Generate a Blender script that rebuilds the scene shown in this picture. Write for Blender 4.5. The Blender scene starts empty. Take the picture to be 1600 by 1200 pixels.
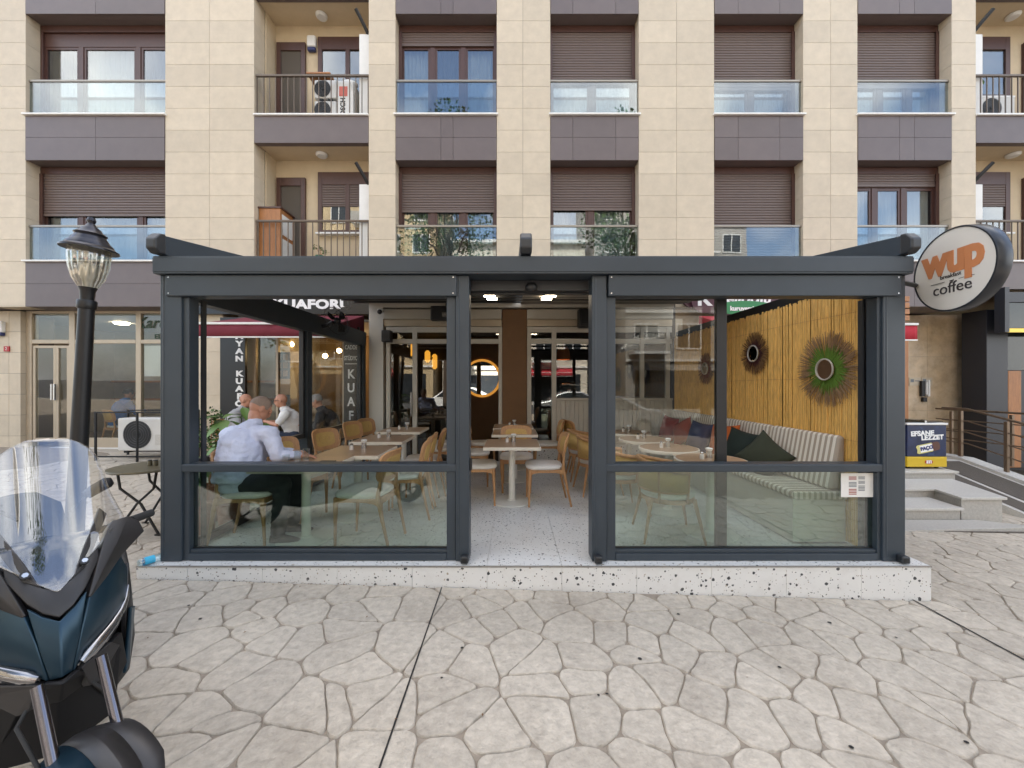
import bpy, bmesh, math, random
from mathutils import Vector, Matrix
R = math.radians
random.seed(7)
scene = bpy.context.scene
C = scene.collection

# ------------------------------------------------------------------ camera
FPX, CAMZ = 600.0, 1.46            # focal length in photo pixels (1600 wide), eye height above the terrace
cam_d = bpy.data.cameras.new('camera')
cam_d.sensor_width = 36.0
cam_d.lens = FPX / 1600.0 * 36.0
cam_d.clip_start, cam_d.clip_end = 0.05, 600
cam = bpy.data.objects.new('camera', cam_d); C.objects.link(cam)
cam.location = (0, 0, CAMZ); cam.rotation_euler = (R(90), 0, 0)
scene.camera = cam

# ------------------------------------------------------------------ sky, sun, exposure
SUN_EL, SUN_AZ = 58.0, -14.0        # behind the building, azimuth from +Y towards +X
world = bpy.data.worlds.new('World'); scene.world = world; world.use_nodes = True
wn = world.node_tree.nodes; wn.clear()
sky = wn.new('ShaderNodeTexSky'); sky.sky_type = 'NISHITA'; sky.sun_disc = False
sky.sun_elevation = R(SUN_EL); sky.sun_rotation = R(SUN_AZ)
sky.air_density = 1.0; sky.dust_density = 3.0; sky.ozone_density = 1.0
bg = wn.new('ShaderNodeBackground'); bg.inputs['Strength'].default_value = 0.15
wo = wn.new('ShaderNodeOutputWorld')
# thin broken cloud over the whole sky
tc = wn.new('ShaderNodeTexCoord'); nz = wn.new('ShaderNodeTexNoise')
nz.inputs['Scale'].default_value = 3.2; nz.inputs['Detail'].default_value = 6
rp = wn.new('ShaderNodeValToRGB'); rp.color_ramp.elements[0].position = .42; rp.color_ramp.elements[1].position = .66
mx = wn.new('ShaderNodeMix'); mx.data_type = 'RGBA'
mx.inputs[7].default_value = (6.6, 6.6, 6.5, 1)
L = world.node_tree.links.new
L(tc.outputs['Generated'], nz.inputs['Vector']); L(nz.outputs['Fac'], rp.inputs['Fac'])
L(rp.outputs['Color'], mx.inputs[0]); L(sky.outputs['Color'], mx.inputs[6]); L(mx.outputs[2], bg.inputs['Color'])
L(bg.outputs['Background'], wo.inputs['Surface'])
sun_d = bpy.data.lights.new('sun', 'SUN'); sun_d.energy = 4.2; sun_d.angle = R(0.6); sun_d.color = (1, .95, .86)
sun = bpy.data.objects.new('sun', sun_d); C.objects.link(sun)
sdir = Vector((math.sin(R(SUN_AZ)) * math.cos(R(SUN_EL)), math.cos(R(SUN_AZ)) * math.cos(R(SUN_EL)), math.sin(R(SUN_EL))))
sun.rotation_euler = sdir.to_track_quat('Z', 'Y').to_euler()
vs = scene.view_settings
vs.view_transform = 'Standard'; vs.look = 'None'; vs.exposure = 1.88; vs.gamma = 1.0; vs.use_curve_mapping = False
cy = scene.cycles
cy.use_denoising = True; cy.max_bounces = 10; cy.diffuse_bounces = 4; cy.glossy_bounces = 5
cy.transparent_max_bounces = 24; cy.transmission_bounces = 6; cy.caustics_reflective = False; cy.caustics_refractive = False
cy.sample_clamp_indirect = 6

# ------------------------------------------------------------------ helpers
def W(u, v, Y):
    return Vector(((u - 800) * Y / FPX, Y, CAMZ + (600 - v) * Y / FPX))
def GZ(x):                                   # the street falls gently to the right
    return -0.18 - 0.0283 * x

class MB:
    """collects shapes; build() links them as ONE mesh object"""
    def __init__(s): s.v = []; s.f = []
    def add(s, vs_, fs):
        o = len(s.v); s.v += [tuple(p) for p in vs_]; s.f += [tuple(i + o for i in f) for f in fs]; return s
    def box(s, x0, x1, y0, y1, z0, z1, M=None):
        p = [Vector(c) for c in ((x0,y0,z0),(x1,y0,z0),(x1,y1,z0),(x0,y1,z0),(x0,y0,z1),(x1,y0,z1),(x1,y1,z1),(x0,y1,z1))]
        if M: p = [M @ q for q in p]
        return s.add(p, [(0,3,2,1),(4,5,6,7),(0,1,5,4),(1,2,6,5),(2,3,7,6),(3,0,4,7)])
    def prism(s, poly, a0, a1, fn):
        """poly: list of 2d points; fn(p, a) -> 3d point; extruded from a0 to a1"""
        n = len(poly)
        p = [fn(q, a0) for q in poly] + [fn(q, a1) for q in poly]
        return s.add(p, [tuple(range(n))[::-1], tuple(range(n, 2*n))] + [(i, (i+1) % n, n+(i+1) % n, n+i) for i in range(n)])
    def rings(s, rings, cap=True, closed=True):
        n = len(rings[0]); p = [q for r in rings for q in r]; f = []
        for k in range(len(rings)-1):
            for i in range(n if closed else n-1):
                j = (i+1) % n
                f.append((k*n+i, k*n+j, (k+1)*n+j, (k+1)*n+i))
        if cap and closed:
            f.append(tuple(range(n))[::-1]); f.append(tuple(range((len(rings)-1)*n, len(rings)*n)))
        return s.add(p, f)
    def tube(s, pts, r, n=8, cap=True, flat=None):
        pts = [Vector(p) for p in pts]; m = len(pts)
        rs = r if isinstance(r, (list, tuple)) else [r]*m
        rings = []; up = None
        for i in range(m):
            t = (pts[min(i+1, m-1)] - pts[max(i-1, 0)]).normalized()
            if up is None:
                up = Vector((0,0,1)) if abs(t.z) < .9 else Vector((0,1,0))
            a = t.cross(up).normalized(); b = a.cross(t).normalized(); up = b
            ra = rs[i] if not isinstance(rs[i], tuple) else rs[i][0]
            rb = rs[i] if not isinstance(rs[i], tuple) else rs[i][1]
            rings.append([pts[i] + a*ra*math.cos(2*math.pi*k/n) + b*rb*math.sin(2*math.pi*k/n) for k in range(n)])
        return s.rings(rings, cap)
    def lathe(s, prof, c=(0,0,0), n=20, M=None, cap=True):
        c = Vector(c); rings = []
        for (r, z) in prof:
            ring = []
            for k in range(n):
                a = 2*math.pi*k/n
                q = Vector((r*math.cos(a), r*math.sin(a), z))
                ring.append(c + ((M @ q) if M else q))
            rings.append(ring)
        return s.rings(rings, cap)
    def grid(s, fn, nu, nv):
        p = [fn(i/nu, j/nv) for j in range(nv+1) for i in range(nu+1)]
        return s.add(p, [(j*(nu+1)+i, j*(nu+1)+i+1, (j+1)*(nu+1)+i+1, (j+1)*(nu+1)+i) for j in range(nv) for i in range(nu)])
    def ball(s, c, r, n=12, m=8, M=None):
        r = (r, r, r) if not isinstance(r, (tuple, list)) else r
        prof = [(math.sin(math.pi*k/m), -math.cos(math.pi*k/m)) for k in range(m+1)]
        prof[0] = (1e-3, -1); prof[-1] = (1e-3, 1)
        S = Matrix.Diagonal((r[0], r[1], r[2]))
        MM = (M.to_3x3() @ S) if M else S
        return s.lathe(prof, c, n, MM)
    def mesh(s, name, off=None):
        me = bpy.data.meshes.new(name)
        vv = s.v if off is None else [(p[0]-off[0], p[1]-off[1], p[2]-off[2]) for p in s.v]
        me.from_pydata(vv, [], s.f); me.update(); return me
    def build(s, name, m, parent=None, smooth=None, bevel=0, seg=2, thick=0, sub=0, loc=None):
        off = Vector(loc) if loc is not None else Vector((0,0,0))
        if parent is not None: off = wloc(parent)
        me = s.mesh(name, off)
        return link(name, me, m, parent, smooth, bevel, seg, thick, sub, loc)

def wloc(o):
    l = Vector((0,0,0))
    while o is not None:
        l += o.location; o = o.parent
    return l
def link(name, me, m, parent=None, smooth=None, bevel=0, seg=2, thick=0, sub=0, loc=None):
    if m is not None and not me.materials: me.materials.append(m)
    if smooth is not None:
        bm = bmesh.new(); bm.from_mesh(me); bmesh.ops.recalc_face_normals(bm, faces=bm.faces); bm.to_mesh(me); bm.free()
        for p in me.polygons: p.use_smooth = True
        if smooth < 180: me.set_sharp_from_angle(angle=R(smooth))
    o = bpy.data.objects.new(name, me); C.objects.link(o)
    if parent is not None: o.parent = parent
    elif loc is not None: o.location = loc
    if thick:
        d = o.modifiers.new('solid', 'SOLIDIFY'); d.thickness = thick; d.offset = 0
    if bevel:
        d = o.modifiers.new('bevel', 'BEVEL'); d.width = bevel; d.segments = seg; d.limit_method = 'ANGLE'; d.angle_limit = R(40); d.harden_normals = False
    if sub:
        d = o.modifiers.new('sub', 'SUBSURF'); d.levels = sub; d.render_levels = sub
    return o
def tag(o, label=None, cat=None, group=None, kind=None):
    if label: o['label'] = label
    if cat: o['category'] = cat
    if group: o['group'] = group
    if kind: o['kind'] = kind
    return o
def thing(name, label, cat, loc=(0,0,0), rz=0, group=None, parent=None):
    o = bpy.data.objects.new(name, None); C.objects.link(o); o.empty_display_size = .1
    o.location = loc; o.rotation_euler = (0, 0, rz)
    return tag(o, label, cat, group)
def copy_tree(o, parent=None):
    c = o.copy(); C.objects.link(c)
    if parent is not None: c.parent = parent
    for ch in o.children: copy_tree(ch, c)
    return c
def place(proto, flag, loc, rz, label, group):
    """first use moves the prototype itself, later ones copy it"""
    o = proto if not flag else copy_tree(proto)
    flag.append(1)
    o.location = loc; o.rotation_euler = (0, 0, rz); o['label'] = label; o['group'] = group
    return o
def text(name, body, m, parent, loc, size, rot=(R(90), 0, 0), align='CENTER', bold=0.0, ext=.002, sx=1.0, spacing=1.0, linesp=1.0, shear=0.0):
    cu = bpy.data.curves.new(name, 'FONT'); cu.body = body; cu.size = size; cu.align_x = align; cu.align_y = 'CENTER'
    cu.extrude = ext; cu.offset = bold; cu.space_character = spacing; cu.space_line = linesp; cu.shear = shear; cu.resolution_u = 3
    t = bpy.data.objects.new(name + '_tmp', cu); C.objects.link(t)
    dg = bpy.context.evaluated_depsgraph_get(); dg.update()
    me = bpy.data.meshes.new_from_object(t.evaluated_get(dg)); bpy.data.objects.remove(t)
    me.transform(Matrix.Diagonal((sx, 1, 1, 1)))
    from mathutils import Euler
    me.transform(Matrix.Translation(Vector(loc) - (wloc(parent) if parent else Vector((0,0,0)))) @ Euler(rot).to_matrix().to_4x4())
    me.materials.clear()
    return link(name, me, m, parent)

# ------------------------------------------------------------------ materials
MATS = {}
def mat(name, col, rough=.6, metal=0.0, var=0.0, scale=6.0, bump=0.0, bscale=60.0, rand=0.0, spec=.5, coat=0.0, stretch=None, emit=None, sheen=0, dirt=None, trans=0):
    m = bpy.data.materials.new(name); m.use_nodes = True; MATS[name] = m
    n = m.node_tree.nodes; l = m.node_tree.links.new; b = n['Principled BSDF']
    b.inputs['Base Color'].default_value = (*col, 1); b.inputs['Roughness'].default_value = rough
    b.inputs['Metallic'].default_value = metal; b.inputs['Specular IOR Level'].default_value = spec
    b.inputs['Coat Weight'].default_value = coat; b.inputs['Coat Roughness'].default_value = .08
    if sheen: b.inputs['Sheen Weight'].default_value = sheen
    if trans: b.inputs['Transmission Weight'].default_value = trans
    geo = n.new('ShaderNodeNewGeometry'); vec = geo.outputs['Position']
    if stretch:
        mp = n.new('ShaderNodeMapping'); mp.inputs['Scale'].default_value = stretch; l(vec, mp.inputs['Vector']); vec = mp.outputs['Vector']
    cur = None
    if var or rand:
        val = None
        if var:
            t = n.new('ShaderNodeTexNoise'); t.inputs['Scale'].default_value = scale; t.inputs['Detail'].default_value = 6; t.inputs['Roughness'].default_value = .62
            l(vec, t.inputs['Vector'])
            mr = n.new('ShaderNodeMapRange'); mr.inputs[1].default_value = .25; mr.inputs[2].default_value = .75
            mr.inputs[3].default_value = 1 - var; mr.inputs[4].default_value = 1 + var; l(t.outputs['Fac'], mr.inputs[0]); val = mr.outputs[0]
        if rand:
            oi = n.new('ShaderNodeObjectInfo'); m2 = n.new('ShaderNodeMapRange')
            m2.inputs[3].default_value = 1 - rand; m2.inputs[4].default_value = 1 + rand; l(oi.outputs['Random'], m2.inputs[0])
            if val is None: val = m2.outputs[0]
            else:
                mm = n.new('ShaderNodeMath'); mm.operation = 'MULTIPLY'; l(val, mm.inputs[0]); l(m2.outputs[0], mm.inputs[1]); val = mm.outputs[0]
        vm = n.new('ShaderNodeVectorMath'); vm.operation = 'SCALE'; vm.inputs[0].default_value = col; l(val, vm.inputs['Scale'])
        cur = vm.outputs[0]
    if dirt:                                   # large soft stains towards another colour
        t = n.new('ShaderNodeTexNoise'); t.inputs['Scale'].default_value = dirt[1]; t.inputs['Detail'].default_value = 7; t.inputs['Roughness'].default_value = .7
        l(geo.outputs['Position'], t.inputs['Vector'])
        r = n.new('ShaderNodeMapRange'); r.inputs[1].default_value = dirt[2]; r.inputs[2].default_value = dirt[3]; r.inputs[4].default_value = dirt[4]; l(t.outputs['Fac'], r.inputs[0])
        x = n.new('ShaderNodeMix'); x.data_type = 'RGBA'; l(r.outputs[0], x.inputs[0])
        if cur is None: x.inputs[6].default_value = (*col, 1)
        else: l(cur, x.inputs[6])
        x.inputs[7].default_value = (*dirt[0], 1); cur = x.outputs[2]
    if cur is not None: l(cur, b.inputs['Base Color'])
    if bump:
        t = n.new('ShaderNodeTexNoise'); t.inputs['Scale'].default_value = bscale; t.inputs['Detail'].default_value = 4
        l(vec, t.inputs['Vector']); bp = n.new('ShaderNodeBump'); bp.inputs['Strength'].default_value = bump; bp.inputs['Distance'].default_value = .02
        l(t.outputs['Fac'], bp.inputs['Height']); l(bp.outputs['Normal'], b.inputs['Normal'])
    if emit:
        b.inputs['Emission Color'].default_value = (*emit[0], 1); b.inputs['Emission Strength'].default_value = emit[1]
    return m
def glass(name, tint=(.95,.97,.96), f0=.045, rough=0.0, wavy=0.0):
    """thin pane: clear with a facing-dependent mirror"""
    m = bpy.data.materials.new(name); m.use_nodes = True; n = m.node_tree.nodes; l = m.node_tree.links.new; n.clear()
    out = n.new('ShaderNodeOutputMaterial'); mixs = n.new('ShaderNodeMixShader'); tr = n.new('ShaderNodeBsdfTransparent'); gl = n.new('ShaderNodeBsdfGlossy')
    tr.inputs['Color'].default_value = (*tint, 1); gl.inputs['Roughness'].default_value = rough; gl.inputs['Color'].default_value = (1,1,1,1)
    lw = n.new('ShaderNodeLayerWeight'); lw.inputs['Blend'].default_value = .5
    p = n.new('ShaderNodeMath'); p.operation = 'POWER'; p.inputs[1].default_value = 5; l(lw.outputs['Facing'], p.inputs[0])
    mr = n.new('ShaderNodeMapRange'); mr.inputs[3].default_value = f0; mr.inputs[4].default_value = 1; l(p.outputs[0], mr.inputs[0])
    l(mr.outputs[0], mixs.inputs[0]); l(tr.outputs[0], mixs.inputs[1]); l(gl.outputs[0], mixs.inputs[2]); l(mixs.outputs[0], out.inputs['Surface'])
    if wavy:
        g = n.new('ShaderNodeNewGeometry'); t = n.new('ShaderNodeTexNoise'); t.inputs['Scale'].default_value = 1.6; t.inputs['Detail'].default_value = 1
        l(g.outputs['Position'], t.inputs['Vector']); bp = n.new('ShaderNodeBump'); bp.inputs['Strength'].default_value = wavy; bp.inputs['Distance'].default_value = .05
        l(t.outputs['Fac'], bp.inputs['Height']); l(bp.outputs['Normal'], gl.inputs['Normal'])
    return m

m_stone = mat('stamped_concrete', (.455,.402,.33), .72, var=.22, scale=20, bump=.8, bscale=24, rand=.07, dirt=((.24,.20,.155), 1.9, .48, .80, .6))
m_grout = mat('concrete_joint', (.27,.225,.175), .85, var=.25, scale=14, bump=.3, bscale=40)
m_asph = mat('asphalt', (.06,.06,.06), .85, var=.2, scale=20, bump=.4, bscale=120)
m_clad = mat('beige_cladding', (.57,.485,.365), .5, var=.09, scale=5, rand=.06, bump=.05, bscale=150, dirt=((.44,.36,.26), 1.6, .5, .8, .28))
m_brown = mat('brown_panel', (.130,.102,.098), .42, var=.08, scale=4, rand=.07)
m_shut = mat('brown_shutter', (.135,.098,.085), .45, var=.05)
m_frame = mat('window_frame_brown', (.075,.034,.026), .4, var=.1, scale=20)
m_plaster = mat('cream_plaster', (.58,.47,.32), .8, var=.06, scale=4, bump=.1, bscale=200)
m_white = mat('white_paint', (.74,.73,.70), .5, var=.04)
m_sill = mat('white_marble', (.76,.75,.72), .35, var=.06, scale=15)
m_slate = mat('slate_aluminium', (.030,.041,.053), .42, var=.12, scale=2.5, bump=.015, bscale=400)
m_slate2 = mat('dark_aluminium', (.022,.024,.027), .4, var=.06)
m_black = mat('black_plastic', (.012,.012,.013), .45)
m_blackm = mat('black_metal', (.016,.016,.017), .4, metal=.3, var=.1)
m_room = mat('room_wall', (.16,.13,.10), .8, var=.1)
m_curt = mat('net_curtain', (.72,.70,.68), .9)
m_alu = mat('champagne_aluminium', (.46,.38,.28), .4, metal=.25, var=.06)
m_wood = mat('beech_wood', (.47,.25,.11), .42, var=.2, scale=9, stretch=(6,6,1.2), bump=.04, bscale=60, rand=.08)
m_dwood = mat('orange_wood', (.36,.15,.05), .45, var=.22, scale=9, stretch=(5,5,.8), bump=.05)
m_ttop = mat('table_top_wood', (.36,.23,.14), .35, var=.2, scale=6, stretch=(1.5,9,4), rand=.06)
m_tedge = mat('table_edge', (.70,.64,.54), .4, var=.04)
m_cream = mat('cream_metal', (.74,.72,.66), .38, var=.03)
m_seatw = mat('cream_leatherette', (.66,.62,.57), .5, var=.06, bump=.04, bscale=120)
m_cane = mat('woven_cane', (.56,.36,.12), .6, var=.25, scale=120, bump=.3, bscale=220)
m_steel = mat('steel', (.55,.55,.55), .25, metal=1)
m_chrome = mat('chrome', (.8,.8,.82), .06, metal=1)
m_mirror = mat('mirror_glass', (.85,.86,.86), .01, metal=1)
m_led = mat('led_lamp', (1,1,1), .4, emit=((1,.82,.58), 9))
m_bulb = mat('warm_bulb', (1,.9,.7), .4, emit=((1,.66,.30), 22))
m_glow = mat('amber_lamp_glass', (.6,.3,.05), .4, emit=((1,.45,.05), .42))
m_ring = mat('ring_lamp_glass', (.5,.25,.05), .4, emit=((1,.42,.06), .16))
m_rope = mat('rope_ring', (.42,.38,.32), .8)
m_travert = mat('travertine', (.47,.35,.22), .35, var=.35, scale=3.2, dirt=((.60,.48,.34), 2.3, .45, .7, .8))
m_granite = mat('grey_granite', (.40,.38,.345), .5, var=.18, scale=40, bump=.05, bscale=200, rand=.05)
m_mat = mat('anti_slip_mat', (.10,.085,.07), .95, var=.25, scale=120, bump=.5, bscale=300)
m_glass = glass('clear_glass', (.94,.96,.95), .036)
m_lowglass = glass('green_tint_glass', (.80,.885,.845), .13)
m_winglass = glass('window_glass', (.70,.74,.74), .15, wavy=.02)
m_guard = glass('guard_glass', (.72,.78,.79), .115, wavy=.015)
m_shopglass = glass('shop_glass', (.84,.86,.84), .05, wavy=.015)
from mathutils import noise as mnoise
# ------------------------------------------------------------------ terrazzo
def terrazzo(name, scale):
    m = bpy.data.materials.new(name); m.use_nodes = True; n = m.node_tree.nodes; l = m.node_tree.links.new; b = n['Principled BSDF']
    b.inputs['Roughness'].default_value = .32
    g = n.new('ShaderNodeNewGeometry'); ns = n.new('ShaderNodeTexNoise'); ns.inputs['Scale'].default_value = scale*1.4; l(g.outputs['Position'], ns.inputs['Vector'])
    sc = n.new('ShaderNodeVectorMath'); sc.operation = 'SCALE'; sc.inputs['Scale'].default_value = .5/scale; l(ns.outputs['Color'], sc.inputs[0])
    ad = n.new('ShaderNodeVectorMath'); ad.operation = 'ADD'; l(g.outputs['Position'], ad.inputs[0]); l(sc.outputs[0], ad.inputs[1])
    cur = None
    for k, (s, thr, size) in enumerate(((scale, .58, .30), (scale*2.6, .70, .30))):
        v = n.new('ShaderNodeTexVoronoi'); v.inputs['Scale'].default_value = s; l(ad.outputs[0], v.inputs['Vector'])
        sp = n.new('ShaderNodeSeparateColor'); l(v.outputs['Color'], sp.inputs[0])
        a = n.new('ShaderNodeMath'); a.operation = 'GREATER_THAN'; a.inputs[1].default_value = thr; l(sp.outputs[0], a.inputs[0])
        sz = n.new('ShaderNodeMath'); sz.operation = 'MULTIPLY_ADD'; sz.inputs[1].default_value = size*.7; sz.inputs[2].default_value = size*.45; l(sp.outputs[2], sz.inputs[0])
        c = n.new('ShaderNodeMath'); c.operation = 'LESS_THAN'; l(v.outputs['Distance'], c.inputs[0]); l(sz.outputs[0], c.inputs[1])
        d = n.new('ShaderNodeMath'); d.operation = 'MULTIPLY'; l(a.outputs[0], d.inputs[0]); l(c.outputs[0], d.inputs[1])
        r = n.new('ShaderNodeValToRGB'); r.color_ramp.interpolation = 'CONSTANT'; e = r.color_ramp.elements
        e[0].color = (.045,.048,.052,1); e[1].position = .45; e[1].color = (.17,.10,.065,1)
        for ps, cc in ((.58,(.10,.11,.11,1)), (.74,(.36,.30,.22,1)), (.88,(.045,.045,.05,1))):
            q = e.new(ps); q.color = cc
        l(sp.outputs[1], r.inputs['Fac'])
        x = n.new('ShaderNodeMix'); x.data_type = 'RGBA'; l(d.outputs[0], x.inputs[0]); l(r.outputs['Color'], x.inputs[7])
        if cur is None: x.inputs[6].default_value = (.70,.69,.665,1)
        else: l(cur, x.inputs[6])
        cur = x.outputs[2]
    gm = n.new('ShaderNodeTexNoise'); gm.inputs['Scale'].default_value = 3.5; gm.inputs['Detail'].default_value = 7; gm.inputs['Roughness'].default_value = .7; l(g.outputs['Position'], gm.inputs['Vector'])
    gr = n.new('ShaderNodeMapRange'); gr.inputs[1].default_value = .5; gr.inputs[2].default_value = .8; gr.inputs[4].default_value = .45; l(gm.outputs['Fac'], gr.inputs[0])
    gx = n.new('ShaderNodeMix'); gx.data_type = 'RGBA'; l(gr.outputs[0], gx.inputs[0]); l(cur, gx.inputs[6]); gx.inputs[7].default_value = (.46,.43,.39,1)
    l(gx.outputs[2], b.inputs['Base Color'])
    return m
m_terr = terrazzo('terrazzo', 24)
m_tgrout = mat('tile_grout', (.42,.40,.38), .8)

# ------------------------------------------------------------------ ground
mb = MB(); nx = 8
for (x0, x1) in ((-90,-12),(-12,14),(14,90)):
    mb.add([(x0,-6.5,GZ(x0)-.012),(x1,-6.5,GZ(x1)-.012),(x1,60,GZ(x1)-.012),(x0,60,GZ(x0)-.012)], [(0,1,2,3)])
pavement = tag(mb.build('pavement', m_grout), kind='structure')
mb = MB(); mb.add([(-90,-90,GZ(-90)-.13),(90,-90,GZ(90)-.13),(90,-6.5,GZ(90)-.13),(-90,-6.5,GZ(-90)-.13)], [(0,1,2,3)])
tag(mb.build('road', m_asph), kind='structure')
mb = MB(); mb.prism([(-6.66,-.14),(-6.5,-.14),(-6.5,.006),(-6.64,.006),(-6.66,-.02)], -60, 60, lambda p,a: Vector((a,p[0],GZ(a)+p[1])))
tag(mb.build('kerb', m_granite), kind='structure')

PX0, PX1, PY0, PY1 = -3.01, 3.36, 3.077, 7.32
def clip(poly, px, py, nx_, ny_):
    out = []
    for i in range(len(poly)):
        a, b = poly[i], poly[(i+1) % len(poly)]
        da = (a[0]-px)*nx_ + (a[1]-py)*ny_; db = (b[0]-px)*nx_ + (b[1]-py)*ny_
        if da <= 0: out.append(a)
        if (da < 0 < db) or (db < 0 < da):
            t = da/(da-db); out.append((a[0]+t*(b[0]-a[0]), a[1]+t*(b[1]-a[1])))
    return out
rs = random.Random(21)
sites = []
sx, sy = .25, .27
for j in range(-3, 42):
    for i in range(-36, 40):
        x = i*sx + (j % 2)*sx*.5 + rs.uniform(-.12,.12); y = .7 + j*sy*.86 + rs.uniform(-.10,.10)
        sites.append((x + .18*(y-3), y))
# a few sites dropped makes some flags much larger than others
sites = [s for s in sites if rs.random() > .12]
cells = []
def outside_platform(poly):
    return [poly]
for k, s in enumerate(sites):
    x, y = s
    if y < .5 or y > 8.6 or x < -8.2 or x > 8.6: continue
    if PX0+.25 < x < PX1-.25 and y > PY0+.3 and y < 7.4: continue
    poly = [(x-1.2,y-1.2),(x+1.2,y-1.2),(x+1.2,y+1.2),(x-1.2,y+1.2)]
    for t in sites:
        d2 = (t[0]-x)**2 + (t[1]-y)**2
        if 0 < d2 < 1.6:
            d = math.sqrt(d2); poly = clip(poly, (x+t[0])/2, (y+t[1])/2, (t[0]-x)/d, (t[1]-y)/d)
            if len(poly) < 3: break
    if len(poly) < 3: continue
    # keep flags out of the platform
    if PX0 < x < PX1 and y <= PY0+.3: poly = clip(poly, 0, PY0-.005, 0, 1)
    elif x <= PX0+.25 and y > PY0: poly = clip(poly, PX0-.005, 0, 1, 0)
    elif x >= PX1-.25 and y > PY0: poly = clip(poly, PX1+.005, 0, -1, 0)
    if len(poly) < 3: continue
    # merge tiny edges, inset, round the corners
    cx = sum(p[0] for p in poly)/len(poly); cy_ = sum(p[1] for p in poly)/len(poly)
    for rr in range(2):                       # cut the corners a little
        q = []
        for i in range(len(poly)):
            p_, c_, x_ = poly[i-1], poly[i], poly[(i+1) % len(poly)]
            for e_ in (p_, x_):
                L_ = math.hypot(e_[0]-c_[0], e_[1]-c_[1]) or 1; w = min((.026, .010)[rr], L_*.3)/L_
                q.append((c_[0]+(e_[0]-c_[0])*w, c_[1]+(e_[1]-c_[1])*w))
        poly = q
    q = []
    for i in range(len(poly)):                # long edges get points to bend
        c_, x_ = poly[i], poly[(i+1) % len(poly)]
        k_ = max(1, int(math.hypot(x_[0]-c_[0], x_[1]-c_[1])/.045))
        for j in range(k_): q.append((c_[0]+(x_[0]-c_[0])*j/k_, c_[1]+(x_[1]-c_[1])*j/k_))
    poly = []
    for (px, py) in q:                        # neighbours share the bend, so the joint keeps its width
        dpl = max(PX0-px, px-PX1, PY0-py, 0); amp = .042*min(1, dpl/.12)
        nv = mnoise.noise_vector(Vector((px*2.6, py*2.6, 4.2)))*amp + mnoise.noise_vector(Vector((px*9, py*9, 1.2)))*amp*.22
        poly.append((px+nv.x, py+nv.y))
    n = len(poly)
    def inset(d):
        o = []
        for (px, py) in poly:
            dx, dy = cx-px, cy_-py; L_ = math.hypot(dx, dy) or 1
            o.append((px+dx/L_*d, py+dy/L_*d))
        return o
    wob = [rs.uniform(.0, .005) for _ in range(n)]
    area = abs(sum(poly[i][0]*poly[(i+1)%n][1]-poly[(i+1)%n][0]*poly[i][1] for i in range(n)))/2
    if area < .012: continue
    dz = rs.uniform(-.002,.002)
    m_ = MB()
    r0 = [(p[0],p[1],GZ(p[0])-.014) for p in inset(.0022)]
    r1 = [(p[0],p[1],GZ(p[0])-.0055+dz) for p in [inset(.003+wob[i]*.5)[i] for i in range(n)]]
    r2 = [(p[0],p[1],GZ(p[0])+dz) for p in inset(.0095)]
    m_.rings([r0, r1, r2], cap=False)
    m_.add([Vector(p) for p in r2], [tuple(range(n))])
    in_view = abs(cx) < 1.38*cy_ and cy_ > 1.3
    cells.append((area/max(cy_,.3)**2 if in_view else 0, m_, (cx, cy_, GZ(cx))))
cells.sort(key=lambda c: -c[0])
rest = MB()
for k, (a, m_, c) in enumerate(cells):
    if k < 290 and a > 0:
        o = m_.build('flagstone', m_stone, pavement, smooth=50); 
    else: rest.add(m_.v, m_.f)
tag(rest.build('flagstones', m_stone, pavement, smooth=50), kind='stuff')
for x in (-.56, 3.21):
    mb = MB(); w_ = .0045 if x < 0 else .008
    mb.add([(x-w_,.5,GZ(x)+.0035),(x+w_,.5,GZ(x)+.0035),(x+w_,PY0-.01 if x < 0 else 3.1,GZ(x)+.0035),(x-w_,PY0-.01 if x < 0 else 3.1,GZ(x)+.0035)], [(0,1,2,3)])
    mb.build('saw_cut_joint', m_black, pavement)
# dry leaf litter gathered along the foot of the platform
m_lit = mat('dry_leaf', (.16,.09,.045), .9, var=.4, scale=60)
rl_ = random.Random(8); lb = MB()
for k in range(150):
    x = rl_.uniform(PX0, PX1) if rl_.random() < .4 else rl_.gauss(-1.75, .5); y = PY0-.006-abs(rl_.gauss(0, .02))
    if rl_.random() < .12: x, y = rl_.uniform(-3, 4), rl_.uniform(1.7, 3.0)
    a_ = rl_.uniform(0, 6.28); s__ = rl_.uniform(.003, .010); z_ = GZ(x)+.006
    lb.add([(x+s__*math.cos(a_),y+s__*math.sin(a_),z_),(x-s__*.5*math.sin(a_),y+s__*.5*math.cos(a_),z_+.003),(x-s__*math.cos(a_),y-s__*math.sin(a_),z_),(x+s__*.5*math.sin(a_),y-s__*.5*math.cos(a_),z_+.002)], [(0,1,2,3)])
tag(lb.build('leaf_litter', m_lit, pavement), kind='stuff')
# oil spots and chewing gum
rg = random.Random(3)
mb = MB()
for (u, v) in ((935,1087),(948,1085),(1330,1168),(1218,1043),(1000,1030),(295,946),(313,967),(722,1013),(1400,996),(1296,973),(1060,960),(1510,1160),(690,1060)):
    s_ = (v-600)/600.0; Y = 1.64/(s_); X = (u-800)*Y/600
    Y = (1.64+.0283*X)/s_; X = (u-800)*Y/600; r_ = rg.uniform(.006,.014)
    mb.add([(X+r_*rg.uniform(.8,1.2)*math.cos(a*.7854), Y+r_*.9*math.sin(a*.7854), GZ(X)+.0045) for a in range(8)], [tuple(range(8))])
mb.build('gum_spot', m_black, pavement)

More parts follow.
